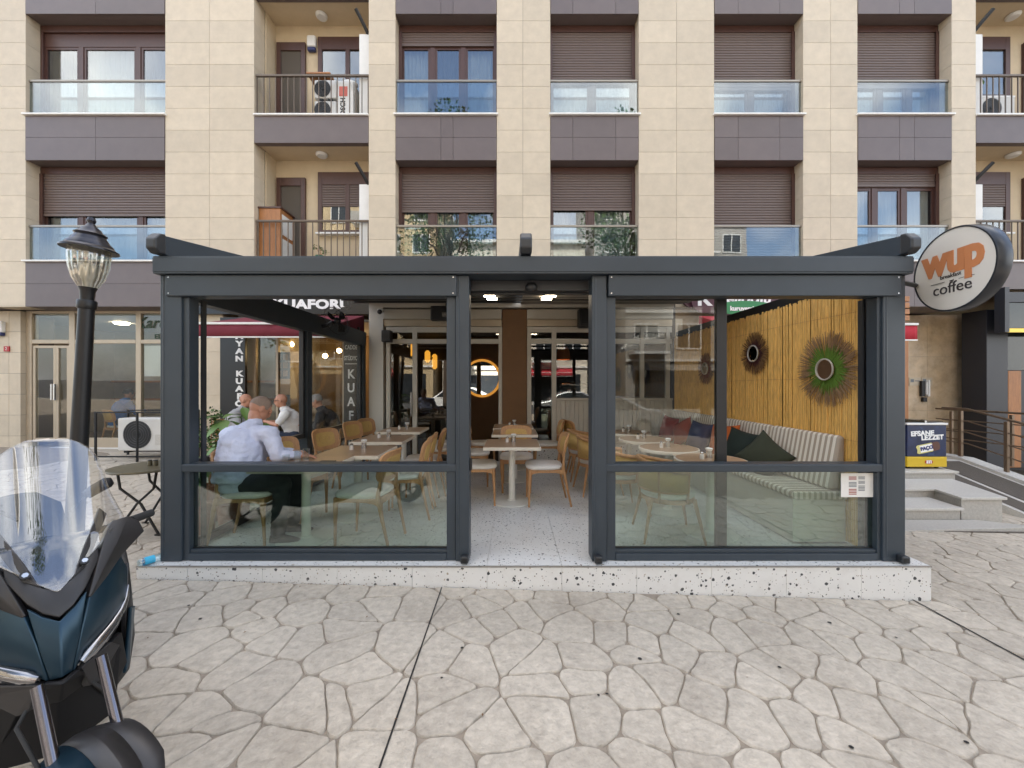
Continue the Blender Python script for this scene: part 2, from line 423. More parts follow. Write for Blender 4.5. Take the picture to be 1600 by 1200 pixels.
# ------------------------------------------------------------------ terrace platform
mb = MB(); mb.box(PX0+.012, PX1-.012, PY0+.012, PY1, -.6, -.012)
platform = tag(mb.build('terrace_floor', m_tgrout), kind='structure')
xs = [PX0] + [-2.6+.6*i for i in range(10)] + [PX1]
ys = [PY0+.6*i for i in range(8)]
shared = {}
def tile_obj(x0, x1, y0, y1, z0, z1, parent, m, name='tile', bevel=.0015, gap=.0012):
    key = (round(x1-x0,4), round(y1-y0,4), round(z1-z0,4), m.name)
    if key not in shared:
        t = MB(); hx, hy, hz = (x1-x0)/2-gap, (y1-y0)/2-gap, (z1-z0)/2-gap
        if x1-x0 < .04: hx = (x1-x0)/2
        if y1-y0 < .04: hy = (y1-y0)/2
        if z1-z0 < .04: hz = (z1-z0)/2
        t.box(-hx,hx,-hy,hy,-hz,hz); me = t.mesh(name); me.materials.append(m); shared[key] = me
    o = bpy.data.objects.new(name, shared[key]); C.objects.link(o); o.parent = parent
    o.location = Vector(((x0+x1)/2,(y0+y1)/2,(z0+z1)/2)) - wloc(parent)
    return o
for i in range(len(xs)-1):
    for j in range(len(ys)-1):
        tile_obj(xs[i], xs[i+1], ys[j] + (.012 if j == 0 else 0), ys[j+1], -.012, 0, platform, m_terr)
    tile_obj(xs[i], xs[i+1], PY0, PY0+.012, -.6, -.004, platform, m_terr)
for j in range(len(ys)-1):
    tile_obj(PX0, PX0+.012, ys[j]+.012, ys[j+1], -.6, -.0125, platform, m_terr); tile_obj(PX1-.012, PX1, ys[j]+.012, ys[j+1], -.6, -.0125, platform, m_terr)
mb = MB(); mb.box(PX0-.003, PX1+.003, PY0-.004, PY0+.004, -.010, .0015); mb.build('edge_trim', m_steel, platform)

# ------------------------------------------------------------------ apartment building
YF = 7.80
SC = FPX/YF
X = lambda u: (u-800)/SC
SILL = (3.97, 6.94, 9.91); SPB = (3.03, 6.00, 8.97)       # sill tops and undersides of the brown bands
bld = thing('apartment_building', 'beige and brown clad apartment block with roller shutters above the cafe', 'building', (0, YF, 0))
TOPZ = 10.9
mb = MB(); mb.box(-19, 19, 9.15, 18, 3.03, 17.5); mb.box(-19, 19, 7.9, 9.15, TOPZ, 17.5)
mb.build('wall', m_plaster, bld)
mb = MB(); mb.box(-19, 19, 11.2, 18, -1.0, 3.03); mb.build('ground_floor_wall', m_room, bld)
# columns of cladding: (u0, u1, joints)
cols = [(-10, 40, []), (258, 397, [327]), (576, 618, []), (776, 860, [817]), (998, 1116, [1057]), (1255, 1340, [1298]), (1487, 1525, [])]
rows = []
z = 8.84+.4445*5
while z > 3.3: rows.append((z-.4445, z)); z -= .4445
rows.append((3.03, z))
for (u0, u1, js) in cols:
    e = [X(u0)] + [X(j) for j in js] + [X(u1)]
    mb = MB(); mb.box(e[0]+.02, e[-1]-.02, YF+.02, 9.15, 3.05, TOPZ); mb.build('pier', m_brown, bld)
    for i in range(len(e)-1):
        for (z0, z1) in rows:
            tile_obj(e[i], e[i+1], YF, YF+.34, z0, z1, bld, m_clad, gap=.0026)
# plain ends of the facade beyond the picture
for (a, b) in ((-19, X(-10)-1.9), (X(1525)+2.6, 19)):
    mb = MB(); mb.box(a, b, YF, 9.15, 3.03, TOPZ); mb.build('end_wall', m_clad, bld)

def slat_sheet(mb, x0, x1, y, z0, z1, pitch=.055):
    z = z1
    prof = []
    while z > z0 + 1e-4:
        zb = max(z-pitch, z0); h = z-zb
        prof += [(y+.012, z), (y+.002, z-h*.12), (y-.004, z-h*.45), (y-.002, z-h*.75), (y+.008, zb+.004)]
        z = zb
    p = [(x0, a, b) for (a, b) in prof] + [(x1, a, b) for (a, b) in prof]; n = len(prof)
    mb.add(p, [(i, i+1, n+i+1, n+i) for i in range(n-1)])

def band(u0, u1, k, joints, cap=True, y1=9.15):
    """brown spandrel below sill k, made of panels"""
    z0, z1 = SPB[k], SILL[k]-.035
    mb = MB(); mb.box(X(u0)+.004, X(u1)-.004, YF+.035, y1, z0+.01, z1-.004); mb.build('floor_slab', m_brown, bld)
    e = [X(u0)+.003] + [X(j) for j in joints] + [X(u1)-.003]; zm = (z0+z1)/2 + .01
    for i in range(len(e)-1):
        for (a, b) in ((z0, zm), (zm, z1)):
            tile_obj(e[i], e[i+1], YF-.012, YF+.03, a, b, bld, m_brown, name='panel', gap=.003)
    if cap:
        mb = MB(); mb.box(X(u0)-.03, X(u1)+.03, YF-.055, YF+.30, z1, z1+.035); mb.build('sill', m_sill, bld, bevel=.006)

def window(u0, u1, k, drop, splits, curtain='net', guard=True, x0=None, x1=None):
    """drop: bottom height of the roller shutter; splits: fractions of the mullions"""
    x0 = X(u0) if x0 is None else x0; x1 = X(u1) if x1 is None else x1
    zs, zh = SILL[k], SPB[k+1]
    y = YF+.26
    a, b = x0+.05, x1-.05
    fr = MB()
    fr.box(x0, a, y-.02, y+.1, zs, zh); fr.box(b, x1, y-.02, y+.1, zs, zh)
    fr.box(a, b, y-.02, y+.12, zh-.14, zh); fr.box(a, b, y+.02, y+.08, zs, zs+.07); fr.box(a, b, y+.02, y+.08, zh-.42, zh-.14)
    edges = [0] + splits + [1]
    for s in splits:
        xm = a+(b-a)*s; fr.box(xm-.05, xm+.05, y+.015, y+.085, zs+.07, zh-.42)
    w = fr.build('window', m_frame, bld, bevel=.006)
    for i in range(len(edges)-1):
        p0, p1 = a+(b-a)*edges[i]+(.05 if i else .0), a+(b-a)*edges[i+1]-(.05 if i < len(edges)-2 else 0)
        s = MB()
        for (q0,q1,r0,r1) in ((p0,p0+.045,zs+.07,zh-.42),(p1-.045,p1,zs+.07,zh-.42),(p0+.045,p1-.045,zs+.07,zs+.12),(p0+.045,p1-.045,zh-.47,zh-.42)): s.box(q0,q1,y+.03,y+.07,r0,r1)
        s.build('sash', m_frame, w)
        s = MB(); s.box(p0+.045, p1-.045, y+.045, y+.053, zs+.12, zh-.47); s.build('pane', m_winglass, w)
        mode = curtain if isinstance(curtain, str) else curtain[i]
        if mode in ('net', 'dark'):
            c = MB(); ph = random.uniform(0, 6); fr_ = random.uniform(9, 12)
            c.grid(lambda uu, vv: (p0+(p1-p0)*uu, y+.16+.022*math.sin(ph+uu*(p1-p0)*fr_*6.28)+.012*math.sin(uu*31+ph), zs+.03+(zh-zs-.4)*vv), 40, 1)
            c.build('curtain', m_curt if mode == 'net' else m_dcurt, w, smooth=180)
    if drop < zh-.15:
        s = MB(); slat_sheet(s, a, b, y, drop+.05, zh-.13); s.box(a, b, y-.008, y+.012, drop, drop+.05)
        s.build('shutter', m_shut, w, smooth=35)
        for (qa, qb) in ((x0, a+.015), (b-.015, x1)):
            s = MB(); s.box(qa, qb, y-.035, y-.021, zs, zh-.14); s.build('shutter_guide', m_frame, w)
    if guard:
        g = MB(); g.box(x0+.01, x1-.01, YF+.06, YF+.072, zs+.005, zs+.70); g.build('guard_pane', m_guard, w)
        g = MB(); g.box(x0-.0, x1+.0, YF+.045, YF+.09, zs+.70, zs+.74); g.build('guard_rail', m_rail, w, bevel=.005)
    return w
m_rail = mat('bronze_rail', (.30,.27,.23), .35, metal=.6)
m_dcurt = mat('grey_curtain', (.10,.085,.07), .9)
for k in range(3):
    band(40, 258, k, [150]); band(618, 776, k, [689, 708]); band(860, 998, k, [895, 962]); band(1116, 1255, k, [1153, 1218]); band(1340, 1487, k, [1405, 1428]); 
H0, H1 = SPB[1], SPB[2]
window(40, 258, 1, H1-.14, [.28, .72], ['dark','net','dark']); window(40, 258, 0, 4.98, [.28, .74])
window(618, 776, 1, H1-.42, [.33, .66], ['net','dark','net']); window(618, 776, 0, 5.06, [.33, .66])
window(860, 998, 1, SILL[1]+.80, [.5], 'dark'); window(860, 998, 0, 5.10, [.48], ['dark','net'])
window(1116, 1255, 1, SILL[1]+.68, [.5], 'dark'); window(1116, 1255, 0, SILL[0]+.02, [.5], 'dark')
window(1340, 1487, 1, SILL[1]+.72, [.36, .7], 'net'); window(1340, 1487, 0, H0-.40, [.3, .64])
# next bay beyond the far pier, only its edge shows
for k in range(3): band(-160, -10, k, [])
window(-160, -10, 1, H1-.3, [.5]); window(-160, -10, 0, H0-.4, [.5])

# balconies
def balcony(u0, u1, k, mirror=False, cells_=None):
    x0, x1 = X(u0), X(u1); zf = SILL[k]; yb = 8.48
    z0 = SPB[k]+.36
    b = MB(); b.box(x0+.004, x1-.004, YF+.0, YF+.12, z0, zf-.035); b.box(x0+.004, x1-.004, YF+.12, yb, z0+.04, zf-.045)
    bal = b.build('balcony', m_brown, bld)
    s = MB(); s.box(x0+.01, x1-.01, YF+.13, yb, z0+.028, z0+.039); s.build('ceiling', m_plaster, bal)
    s = MB(); s.box(x0-.0, x1+.0, YF-.04, YF+.2, zf-.035, zf); s.build('coping', m_sill, bal, bevel=.006)
    s = MB(); s.box(x0, x1, yb, yb+.1, zf-.05, zf+2.7); s.box(x0, x0+.03, YF+.345, yb, zf-.05, zf+2.7); s.box(x1-.03, x1, YF+.345, yb, zf-.05, zf+2.7)
    s.build('rear_wall', m_plaster, bal)
    # railing
    s = MB(); s.box(x0+.01, x1-.01, YF+.03, YF+.075, zf+.80, zf+.84); s.build('hand_rail', m_rail2, bal, bevel=.005)
    n = int((x1-x0)/.125)
    for i in range(n+1):
        xx = x0+.03+(x1-x0-.06)*i/n
        s = MB(); s.box(xx-.008, xx+.008, YF+.044, YF+.06, zf, zf+.80); s.build('baluster', m_rail2, bal)
    f = (lambda t: x0+(x1-x0)*t) if not mirror else (lambda t: x1-(x1-x0)*t)
    def rect(mb_, ta, tb, y0, y1, za, zb):
        a, c = sorted((f(ta), f(tb))); mb_.box(a, c, y0, y1, za, zb)
    # door
    s = MB(); rect(s,.03,.07,yb-.06,yb+.02,zf,zf+2.02); rect(s,.26,.30,yb-.06,yb+.02,zf,zf+2.02); rect(s,.07,.26,yb-.06,yb+.02,zf+1.84,zf+2.02)
    d = s.build('door_frame', m_frame, bal, bevel=.005)
    s = MB(); rect(s,.07,.26,yb-.03,yb-.02,zf+.02,zf+1.84); s.build('door_leaf', m_dcurt, d)
    # window
    s = MB()
    for r in ((.42,.46,.80,2.14),(.94,.98,.80,2.14),(.46,.94,1.86,2.14),(.46,.94,.80,.87),(.68,.72,.87,1.86)): rect(s, r[0], r[1], yb-.06, yb+.02, zf+r[2], zf+r[3])
    wnd = s.build('window_frame', m_frame, bal, bevel=.005)
    s = MB(); rect(s,.46,.94,yb-.035,yb-.028,zf+.87,zf+1.86); s.build('pane', m_winglass, wnd)
    s = MB(); rect(s,.46,.94,yb-.01,yb-.005,zf+.87,zf+1.86); s.build('curtain', m_dcurt, wnd)
    if k == 0:
        s = MB(); a, c = sorted((f(.46), f(.94))); slat_sheet(s, a, c, yb-.05, zf+1.38, zf+1.86); s.build('shutter', m_shut, wnd, smooth=35)
    s = MB(); rect(s,.41,.99,yb-.12,yb,zf+.765,zf+.80); s.build('window_sill', m_sill, wnd)
    # white flue casing with the black flue pipe
    s = MB(); a, c = sorted((f(.90), f(1.0))); s.box(a, c, YF+.1, YF+.3, zf, zf+1.72 if k else zf+1.60); s.build('flue_casing', m_white, bal, bevel=.008)
    s = MB(); s.tube([(f(.99),YF+.16,zf+1.55+.12*k),(f(.95),YF+.05,zf+1.74+.12*k),(f(.90),YF-.07,zf+1.95+.12*k)], .035, 10); s.build('flue_pipe', m_blackm, bal, smooth=40)
    s = MB(); s.lathe([(.001,-.06),(.09,-.055),(.115,-.03),(.12,0)], (f(.5),YF+.42,zf+2.96+SPB[0]-SILL[0]+.36+.008+.02), 18); s.build('ceiling_lamp', m_white, bal, smooth=40)
    return bal
m_rail2 = mat('brown_railing', (.13,.10,.075), .4, metal=.4)
for k in range(3):
    balcony(397, 576, k); balcony(1525, 1725, k, mirror=True)
# ------------------------------------------------------------------ pergola
pg = thing('pergola', 'dark grey aluminium pergola with glazed front standing on the terrazzo platform', 'pergola', (0, 3.15, 0))
def part(name, m, parent, *boxes, **kw):
    b = MB()
    for bx in boxes: b.box(*bx)
    return b.build(name, m, parent, **kw)
XL, XR = -2.887, 3.228
def post(x0, x1, y0=3.15, y1=3.30, z1=2.352):
    b = MB(); b.box(x0, x1, y0, y1, 0.004, z1); b.box(x0+.02, x0+.035, y0-.004, y0+.01, .05, z1-.01)
    p = b.build('post', m_slate, pg, bevel=.006)
    return p
def drain(x, par):
    b = MB(); b.box(x-.032, x+.032, 3.09, 3.15, .008, .068); b2 = b.build('drain_spout', m_slate2, par, bevel=.012)
    b = MB(); b.tube([(x,3.087,.038),(x,3.095,.038)], .019, 14); b.build('hole', m_black, b2)
p1 = post(XL, -2.714); p2 = post(-.462, -.352); p3 = post(.656, .777); p4 = post(3.045, XR)
drain(-.385, p2); drain(.70, p3); drain(3.18, p4)
for x0, x1, y0 in ((XL, -2.77, 7.15), (3.08, XR, 7.15), (XL, -2.77, 5.2), (3.08, XR, 5.2)):
    b = MB(); b.box(x0, x1, y0, y0+.13, 0.004, 2.18); b.build('post', m_slate2 if False else m_slate, pg, bevel=.005)
part('gutter_beam', m_slate, pg, (XL-.012, XR+.012, 3.10, 3.32, 2.352, 2.494), (XL-.012, XR+.012, 3.094, 3.10, 2.366, 2.48), bevel=.005)
part('header_beam', m_slate, pg, (-2.825, -.452, 3.128, 3.26, 2.178, 2.35), bevel=.006)
part('header_beam', m_slate, pg, (.787, 3.175, 3.128, 3.26, 2.178, 2.35), bevel=.006)
part('side_beam', m_slate, pg, (XL, -2.77, 3.32, 7.3, 2.18, 2.44), bevel=.005)
part('side_beam', m_slate, pg, (3.11, XR, 3.32, 7.3, 2.18, 2.44), bevel=.005)
# roof rails rising to the building, with their rounded front caps
def rail(x0, x1):
    b = MB(); s = .155
    b.prism([(3.05,2.52),(3.05,2.60),(3.10,2.66),(7.3,2.66+4.2*s),(7.3,2.50+4.2*s),(3.16,2.50)], x0, x1, lambda p,a: Vector((a,p[0],p[1])))
    r = b.build('roof_rail', m_slate, pg, bevel=.008)
    b = MB(); b.prism([(3.02,2.535),(3.02,2.61),(3.07,2.665),(3.12,2.675),(3.12,2.505),(3.06,2.50)], x0-.004, x1+.004, lambda p,a: Vector((a,p[0],p[1])))
    b.build('end_cap', m_slate2, r, bevel=.014, seg=3)
rail(-2.885, -2.81); rail(.068, .155); rail(3.15, 3.225)
m_fabric = mat('roof_membrane', (.30,.28,.25), .8, var=.05)
b = MB(); s_ = .13
b.grid(lambda a, t: (-2.80+2.86*a, 3.3+4.0*t, 2.50+s_*4.0*t - .03*abs(math.sin(t*8*math.pi))), 1, 64)
b.build('roof_membrane', m_fabric, pg, thick=.012)
b = MB()                                     # right hand sheet shortened to let daylight onto the bamboo side, in deeper folds
b.grid(lambda a, t: (.16+2.98*a, 4.6+2.7*t, 2.50+s_*(1.3+2.7*t) - .05*abs(math.sin(t*8*math.pi))), 1, 64)
b.build('roof_membrane', m_fabric, pg, thick=.012)
for k in range(8):
    y = 3.3+.5*k; part('roof_bar', m_slate2, pg, (-2.80, 3.14, y-.02, y+.02, 2.44+s_*.5*k, 2.485+s_*.5*k))
# ceiling spots
def spot(x, y, n):
    z = 2.50+s_*(y-3.3)-.095
    o = part('ceiling_spot', m_led, None, (x-.075, x+.075, y-.022, y+.022, z, z+.02), loc=(x,y,z))
    return o
k = 0
for (u, v) in ((765,457),(769,462),(860,457),(854,462)):
    y = 5.3 if v == 457 else 5.75
    x = (u-800)*y/FPX
    o = spot(x, y, k); k += 1
    tag(o, 'lit oblong LED spot on the terrace ceiling, %s %s' % ('left pair' if u < 800 else 'right pair', 'nearer one' if v == 457 else 'farther one'), 'ceiling light', 'LED spots under the pergola roof')
# glazing of the front bays: frames, rails, panes
def bay(x0, x1, upper=None):
    for xa in (x0, x1-.075): part('stile', m_slate, pg, (xa, xa+.075, 3.17, 3.27, .004, 2.178), bevel=.004)
    part('bottom_rail', m_slate, pg, (x0+.075, x1-.075, 3.165, 3.275, .004, .06), bevel=.004)
    part('glazing_bead', m_slate, pg, (x0+.075, x1-.075, 3.18, 3.26, .06, .088), bevel=.004)
    part('mid_rail', m_slate, pg, (x0-.02, x1+.02, 3.155, 3.285, .735, .80), bevel=.008)
    for xa in (x0+.076, x1-.092): part('track', m_slate2, pg, (xa, xa+.016, 3.285, 3.33, .004, 2.178))
    part('lower_pane', m_lowglass, pg, (x0+.075, x1-.075, 3.215, 3.225, .088, .735))
bay(-2.74, -.465); bay(.78, 3.09)
xb = (1118-800)*3.36/600; xc = (1134-800)*3.36/600
part('sliding_stile', m_black, pg, (xb, xc, 3.34, 3.385, .01, 2.30), bevel=.004)
part('sliding_pane', m_glass, pg, (.86, xb, 3.355, 3.365, .02, 2.28))
part('sliding_rail', m_black, pg, (.86, xb, 3.34, 3.38, .004, .02))
# fasteners on the header ends and posts
b = MB()
for x in (-2.80, -.48, .81, 3.15):
    for z in (2.20, 2.33):
        b = MB(); b.tube([(x,3.1265,z),(x,3.129,z)], .006, 8); b.build('screw', m_steel, pg)
for x0, x1 in ((-2.665,-.54),(.855,3.015)):
    part('gasket', m_black, pg, (x0, x1, 3.209, 3.2145, .728, .7345)); part('gasket', m_black, pg, (x0, x1, 3.209, 3.2145, .0885, .096))
# automatic door head, sensor
part('door_head', m_slate2, pg, (-.352, .656, 3.30, 3.46, 2.262, 2.352), bevel=.004)
part('door_track', m_slate2, pg, (-.352, .656, 3.36, 3.40, 2.245, 2.26))
b = MB(); b.ball((.165, 3.285, 2.285), (.055,.05,.045), 16, 10); b.build('door_sensor', m_black, pg, smooth=60)
part('door_lock', m_black, p2, (-.352, -.335, 3.18, 3.235, .74, .84), bevel=.006)
# side walls: left glazed, right closed by the bamboo screen
for y0, y1 in ((3.33, 5.2), (5.33, 7.15)):
    part('side_rail', m_slate2, pg, (-2.86, -2.80, y0, y1, .73, .79), bevel=.004); part('side_rail', m_slate2, pg, (-2.86, -2.80, y0, y1, .004, .07), bevel=.004)
    for q in (y0, y1-.05): part('side_stile', m_slate2, pg, (-2.86, -2.80, q, q+.05, .79, 2.18), bevel=.004)
    part('side_pane', m_glass, pg, (-2.835, -2.827, y0, y1, .07, .73))
part('side_pane', m_glass, pg, (-2.835, -2.827, 5.38, 7.10, .79, 2.18))
# ------------------------------------------------------------------ cafe front (back of the terrace)
YB = 7.32
xb_ = lambda u: (u-800)*YB/FPX
zb_ = lambda v: CAMZ + (600-v)*YB/FPX
cf = thing('cafe_shopfront', 'white framed cafe shopfront with brown column at the back of the terrace', 'shopfront', (0, YB, 0))
m_offw = mat('offwhite_frame', (.50,.46,.39), .45, var=.05)
m_colbr = mat('ochre_brown_plaster', (.17,.082,.030), .6, var=.1, scale=5)
m_wallw = mat('white_wall_tile', (.52,.49,.44), .45, rand=.04)
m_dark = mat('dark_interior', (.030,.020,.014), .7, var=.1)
part('pillar', m_wallw, cf, (xb_(578), xb_(600), YB-.05, YB+.35, 0, 3.5), bevel=.004)
part('brown_column', m_colbr, cf, (xb_(785), xb_(823), YB-.03, YB+.4, 0.002, 2.875), bevel=.004)
xe = 3.05
for i, (a, b) in enumerate(zip([xb_(600)]+[xb_(600)+.72*k for k in range(1, 8)], [xb_(600)+.72*k for k in range(1, 8)]+[xe])):
    if b > a: tile_obj(a, b, YB-.10, YB+.3, zb_(482), zb_(470), cf, m_wallw, name='fascia_tile', gap=.003)
part('upper_wall', m_wallw, cf, (-2.75, 3.1, YB+.3, YB+.4, 2.9, 3.6))
for (a, b) in ((600, 784), (823.5, 1050)):
    part('shutter_box', m_offw, cf, (xb_(a), min(xb_(b), xe), YB-.06, YB+.2, zb_(499), zb_(484)), bevel=.01)
    part('shutter_lip', m_alu, cf, (xb_(a), min(xb_(b), xe), YB-.02, YB+.2, zb_(510), zb_(499)-.002), bevel=.006)
def vbar(u0, u1, z0=0.0, z1=2.55): part('mullion', m_offw, cf, (xb_(u0), xb_(u1), YB-.03, YB+.06, z0, z1), bevel=.004)
for a, b in ((604,610),(645,652),(717,723),(779,784.5),(823.6,830)): vbar(a, b)
vbar(862, 869, .31); vbar(935, 941, .31); vbar(1000, 1006, .31); vbar(1040, 1046, .31)
for (a, b) in ((610.2, 778.8), (830.2, 1049)):
    bb = min(xb_(b), xe)
    part('head_rail', m_offw, cf, (xb_(a), bb, YB-.025, YB+.055, zb_(537), zb_(530)))
    part('head_rail', m_offw, cf, (xb_(a), bb, YB-.025, YB+.055, zb_(519.5), zb_(511)))
    part('transom_pane', m_shopglass, cf, (xb_(a), bb, YB+.01, YB+.016, zb_(530), zb_(519.5)))
m_cafeglass = glass('cafe_glass', (.80,.80,.78), .09)
for (a, b, z0) in ((610.2, 644.8, .05), (652.2, 716.8, .05), (830.2, 861.8, .35), (869.2, 934.8, 1.19), (941.2, 999.8, 1.19), (1006.2, 1039.8, 1.19)):
    part('pane', m_cafeglass, cf, (xb_(a), xb_(b), YB+.01, YB+.016, z0, zb_(537)))
part('door_stile', m_offw, cf, (xb_(723.2), xb_(727), YB-.02, YB+.05, .0, zb_(537)))
part('door_handle', m_steel, part('door_rail', m_offw, cf, (xb_(610.2), xb_(644.8), YB-.02, YB+.05, .0, .06)), (xb_(643), xb_(644.5), YB-.08, YB-.05, .85, 1.3))
# boarded parapet under the serving window: single boards
n = 0; x = xb_(869.3)
while x < xe-.02:
    x2 = min(x+.085, xe); tile_obj(x, x2, YB-.025, YB+.03, .37, 1.15, cf, m_offw, name='board', gap=.003); x = x2
part('counter_ledge', m_offw, cf, (xb_(869.3), xe, YB-.05, YB+.3, 1.15, 1.19), bevel=.006)
part('base_rail', m_offw, cf, (xb_(869.3), xe, YB-.035, YB+.03, .31, .37), bevel=.004)
part('plinth', m_terr, cf, (xb_(823.2), xe, YB-.06, YB+.4, .0, .308), bevel=.003)
# room behind
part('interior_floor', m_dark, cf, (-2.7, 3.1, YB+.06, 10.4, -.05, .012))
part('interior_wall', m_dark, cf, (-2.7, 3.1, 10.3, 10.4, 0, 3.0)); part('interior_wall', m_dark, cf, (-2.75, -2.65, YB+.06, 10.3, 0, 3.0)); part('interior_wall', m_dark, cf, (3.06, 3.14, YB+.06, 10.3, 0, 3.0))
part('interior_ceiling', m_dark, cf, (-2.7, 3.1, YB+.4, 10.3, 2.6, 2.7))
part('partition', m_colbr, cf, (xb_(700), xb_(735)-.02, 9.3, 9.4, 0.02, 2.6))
# round mirror with a lit ring
o = thing('round_mirror', 'round wall mirror with a glowing amber ring inside the cafe', 'mirror', (-.72, 9.2, 1.6))
Mx = Matrix.Rotation(R(90), 3, 'X')
b = MB(); b.lathe([(.001,0),(.40,0),(.40,.03),(.001,.03)], (-.72,9.22,1.6), 40, Mx); b.build('mirror_pane', m_mirror, o, smooth=40)
b = MB()
b.rings([[Vector((-.72,9.235,1.6)) + Vector(((rr)*math.cos(a), yy, rr*math.sin(a))) for (rr, yy) in ((.40,0),(.46,0),(.46,.012),(.40,.012))] for a in [2*math.pi*k/40 for k in range(41)]], cap=False); b.build('light_ring', m_ring, o)
part('mirror_board', m_colbr, o, (-1.5, -.1, 9.26, 9.30, 0.02, 2.6))
# rattan pendant
def pend(x, y, z):
    o = thing('pendant_lamp', 'orange rattan pendant lamp over the coffee counter', 'lamp', (x, y, z))
    b = MB(); b.lathe([(.02,.30),(.09,.28),(.14,.16),(.15,0),(.145,0),(.135,.16),(.085,.275),(.015,.295)], (x,y,z), 24, cap=False); b.build('shade', m_rattan, o, smooth=60)
    b = MB(); b.ball((x,y,z+.2), .035, 10, 8); b.build('bulb', m_bulb, o); b = MB(); b.tube([(x,y,z+.3),(x,y,2.6)], .006, 6); b.build('cord', m_black, o)
m_rattan = mat('rattan', (.45,.15,.035), .6, var=.3, scale=40)
pend((880-800)*8.2/600, 8.2, 1.46+(600-562)*8.2/600)
# coffee machine on the counter behind the serving window
o = thing('coffee_machine', 'steel and black coffee machine behind the serving window', 'machine', (1.25, 7.9, 1.19))
part('body', m_black, o, (.98, 1.62, 7.75, 8.15, 1.195, 1.42), bevel=.03); part('top_tray', m_steel, o, (1.0, 1.6, 7.77, 8.12, 1.42, 1.47), bevel=.02)
for i in range(2):
    part('group_head', m_steel, o, (1.1+.28*i, 1.18+.28*i, 7.68, 7.76, 1.28, 1.36), bevel=.01)
part('counter', m_offw, cf, (xb_(869.3), xe, YB+.3, 8.3, 1.13, 1.188))
# amber wall capsules and the plant in its orange pot
for i, (u, v, h, y) in enumerate(((668,557,.20,9.6),(622,585,.26,9.6),(640,545,.34,10.1),(679,565,.30,10.2))):
    w = W(u, v, y); o = thing('wall_lamp', ['small glowing amber capsule lamp, highest on the dark cafe wall', 'glowing amber capsule lamp behind the left cafe door', 'tall amber lamp panel deep inside the cafe, left of the door mullion', 'thin amber lamp strip deep inside the cafe beside the small capsule'][i], 'lamp', tuple(w), group='amber lamps inside the cafe')
    b = MB(); b.tube([w+Vector((0,0,-h/2-.05)), w+Vector((0,0,-h/2)), w+Vector((0,0,h/2)), w+Vector((0,0,h/2+.05))], [.03,.07,.07,.03], 14); b.build('shade', m_glow, o, smooth=50)
    part('bracket', m_black, o, (w.x-.02, w.x+.02, w.y+.0, (10.3 if y > 9 else y+.1), w.z-.02, w.z+.02))

# ------------------------------------------------------------------ furniture
TH = .73
def make_table(name, rnd=False, top=None):
    t = thing(name, '', 'table')
    if rnd:
        b = MB(); b.lathe([(.001,TH-.001),(.312,TH-.001),(.312,TH),(.001,TH)], n=40); b.build('table_top', m_ttop, t)
        b = MB(); b.lathe([(.30,TH-.04),(.325,TH-.035),(.328,TH-.005),(.324,TH-.0015),(.001,TH-.0015),(.001,TH-.04)], n=40); b.build('top_edge', m_tedge, t, smooth=50)
    else:
        b = MB(); b.box(-.325,.325,-.325,.325,TH-.003,TH); b.build('table_top', m_ttop, t)
        b = MB(); b.box(-.335,.335,-.335,.335,TH-.04,TH-.003); b.build('top_edge', m_tedge, t, bevel=.004)
    b = MB(); b.lathe([(.04,.02),(.04,TH-.04)], n=18); b.build('pedestal', m_cream, t, smooth=50)
    b = MB(); b.lathe([(.001,.003),(.245,.003),(.25,.008),(.245,.016),(.06,.026),(.045,.04),(.001,.04)], n=36); b.build('base', m_cream, t, smooth=35)
    return t
